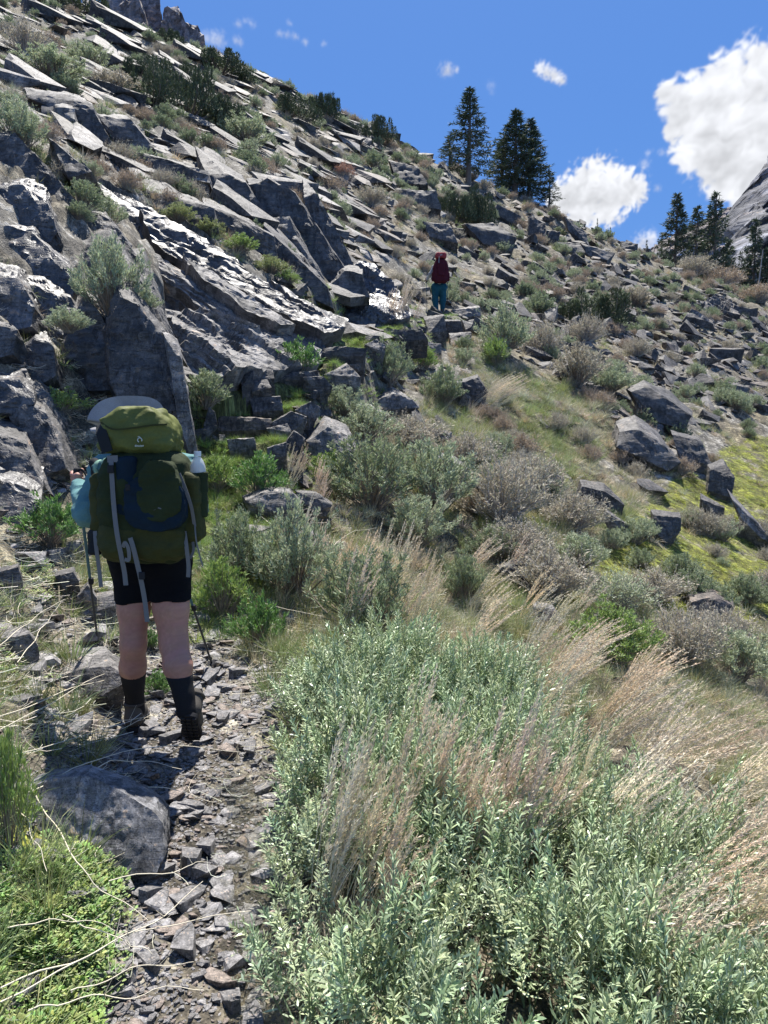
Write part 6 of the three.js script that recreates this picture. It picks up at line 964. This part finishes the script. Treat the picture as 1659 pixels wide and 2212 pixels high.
// the far hiker
{
  const foot = ground(949, 677), D = -foot.z, k = D / FOC * 1.0, o = foot, q = (u, v, z = 0) => V(o.x + (u - 949) * k, o.y + (677 - v) * k, o.z + z), body = group('person', o, 'far hiker walking up the trail in teal trousers under a maroon pack', 'person');
  const hL = q(941, 622, -0.05), kL = q(940, 648, -0.08), aL = q(943, 674, 0.02), hR = q(956, 622, -0.05), kR = q(957, 648, -0.12), aR = q(956, 672, -0.12), pel = q(948.5, 616, -0.05), ch = q(949, 584, -0.12), nk = q(948, 568, -0.14), hd = q(947, 561, -0.16), sL = q(938, 580, -0.1), eL = q(930, 594, -0.12), wL = q(923.5, 603, -0.22), sR = q(960, 580, -0.1), eR = q(966, 596, -0.12), wR = q(967, 606, -0.22);
  const gL = wL.clone().add(V(-0.02, 0.01, -0.04)), gR = wR.clone().add(V(0.01, 0.01, -0.04)), legs = [bone(hL, kL, 0.115, 0.082), bone(kL, aL, 0.08, 0.05), bone(hR, kR, 0.115, 0.082), bone(kR, aR, 0.08, 0.05)], trunk = [bone(hL, hR, 0.115, 0.115), bone(pel, ch, 0.14, 0.16, 0.75), bone(sL, sR, 0.06, 0.06), bone(ch, nk, 0.07, 0.05)], arms = [bone(sL, eL, 0.05, 0.042), bone(eL, wL, 0.042, 0.03), bone(sR, eR, 0.05, 0.042), bone(eR, wR, 0.042, 0.03)], skull = [bone(hd.clone().add(V(0, 0.03, 0)), hd, 0.09, 0.085), bone(hd, hd.clone().add(V(0, -0.07, -0.05)), 0.07, 0.045), bone(nk, hd, 0.05, 0.05)];
  const tipL = ground(922, 666), tipR = ground(966, 674), axL = gL.clone().sub(tipL).normalize(), axR = gR.clone().sub(tipR).normalize();
  mesh('body', moved(mergeGeometries([boneMesh([...legs, ...trunk, ...arms, ...skull], 0.016, 0.05), boneMesh([bone(eL.clone().lerp(wL, 0.8), wL, 0.03, 0.026), ...hand(body, wL, gL, axL, 1)], 0.005, 0.008), boneMesh([bone(eR.clone().lerp(wR, 0.8), wR, 0.03, 0.026), ...hand(body, wR, gR, axR, -1)], 0.005, 0.008)]), o), skinMat, body);
  mesh('trousers', moved(boneMesh([...legs, trunk[0]], 0.014, 0.05, (x, y) => Math.max(y - q(0, 613).y, q(0, 673.5).y - y), 0.016, 0.012), o), cloth(lin(0.022, 0.11, 0.15)), body); mesh('shirt', moved(boneMesh([trunk[1], trunk[2], trunk[3], ...arms], 0.014, 0.05, (x, y) => Math.max(q(0, 617).y - y, y - nk.y), 0.014, 0.01), o), cloth(lin(0.55, 0.57, 0.58)), body);
  mesh('hair', moved(boneMesh([bone(hd.clone().add(V(0, 0.035, 0.02)), hd.clone().add(V(0, -0.03, 0.04)), 0.09, 0.07)], 0.014, 0.03), o), hairMat, body);
  boot(body, aL.clone().add(V(0, -0.07, 0.05)), aL.clone().add(V(-0.02, -0.07, -0.2)), V(0, 1, 0), bootMat, o); boot(body, aR.clone().add(V(0, -0.07, 0.05)), aR.clone().add(V(0.02, -0.05, -0.2)), V(0, 1, 0), bootMat, o);
  pole('trekking_pole', gL.clone().addScaledVector(axL, 0.06), tipL, 'thin black pole left of the far hiker'); pole('trekking_pole', gR.clone().addScaledVector(axR, 0.06), tipR, 'thin black pole right of the far hiker');
  const b = q(950.5, 615, 0.16), pk = group('backpack', b, 'tall maroon backpack carried by the far hiker', 'backpack'), mar = cloth(lin(0.10, 0.018, 0.03)), red = cloth(lin(0.40, 0.07, 0.08)), Yk = (v) => (615 - v) * k, wr = (x, y, z) => 0.02 * fbm3(x * 5, y * 8, z * 5, 3);
  mesh('main_bag', surface((x, y, z) => rbox(x, y - 0.34, z, 0.215 + 0.035 * Math.sin(y * 4.2) - 0.07 * sstep(0.4, 0.75, y), 0.36, 0.14, 0.09) + wr(x, y, z), V(-0.32, -0.07, -0.2), V(0.32, 0.76, 0.2), 0.014), mar, pk);
  const lid = mesh('lid', surface((x, y, z) => rbox(x, y - 0.80, z, 0.17, 0.085, 0.15, 0.06) + wr(x, y, z), V(-0.24, 0.66, -0.2), V(0.24, 0.92, 0.2), 0.012), red, pk);
  for (const s of [-1, 1]) mesh('side_pocket', surface((x, y, z) => rbox(x - s * 0.235, y - 0.17, z, 0.045, 0.13, 0.08, 0.035), V(s * 0.235 - 0.07, 0.01, -0.11), V(s * 0.235 + 0.07, 0.33, 0.11), 0.012), mar, pk);
  mesh('front_pocket', surface((x, y, z) => rbox(x, y - 0.36, z - 0.14, 0.11, 0.2, 0.04, 0.035), V(-0.16, 0.1, 0.06), V(0.16, 0.62, 0.22), 0.012), mar, pk);
  mesh('strap', tape([V(-0.06, 0.76, 0.15), V(-0.07, 0.6, 0.17), V(-0.07, 0.55, 0.18)], 0.02, 0.006), web2(), pk); const mk = new RoundedBoxGeometry(0.07, 0.03, 0.006, 1, 0.002); mk.rotateZ(0.3); mk.translate(0, 0.80, 0.152); mesh('tab', mk, web2(), lid);
  function web2() { return cloth(lin(0.5, 0.45, 0.42)); }
}
renderer.render(scene, camera);
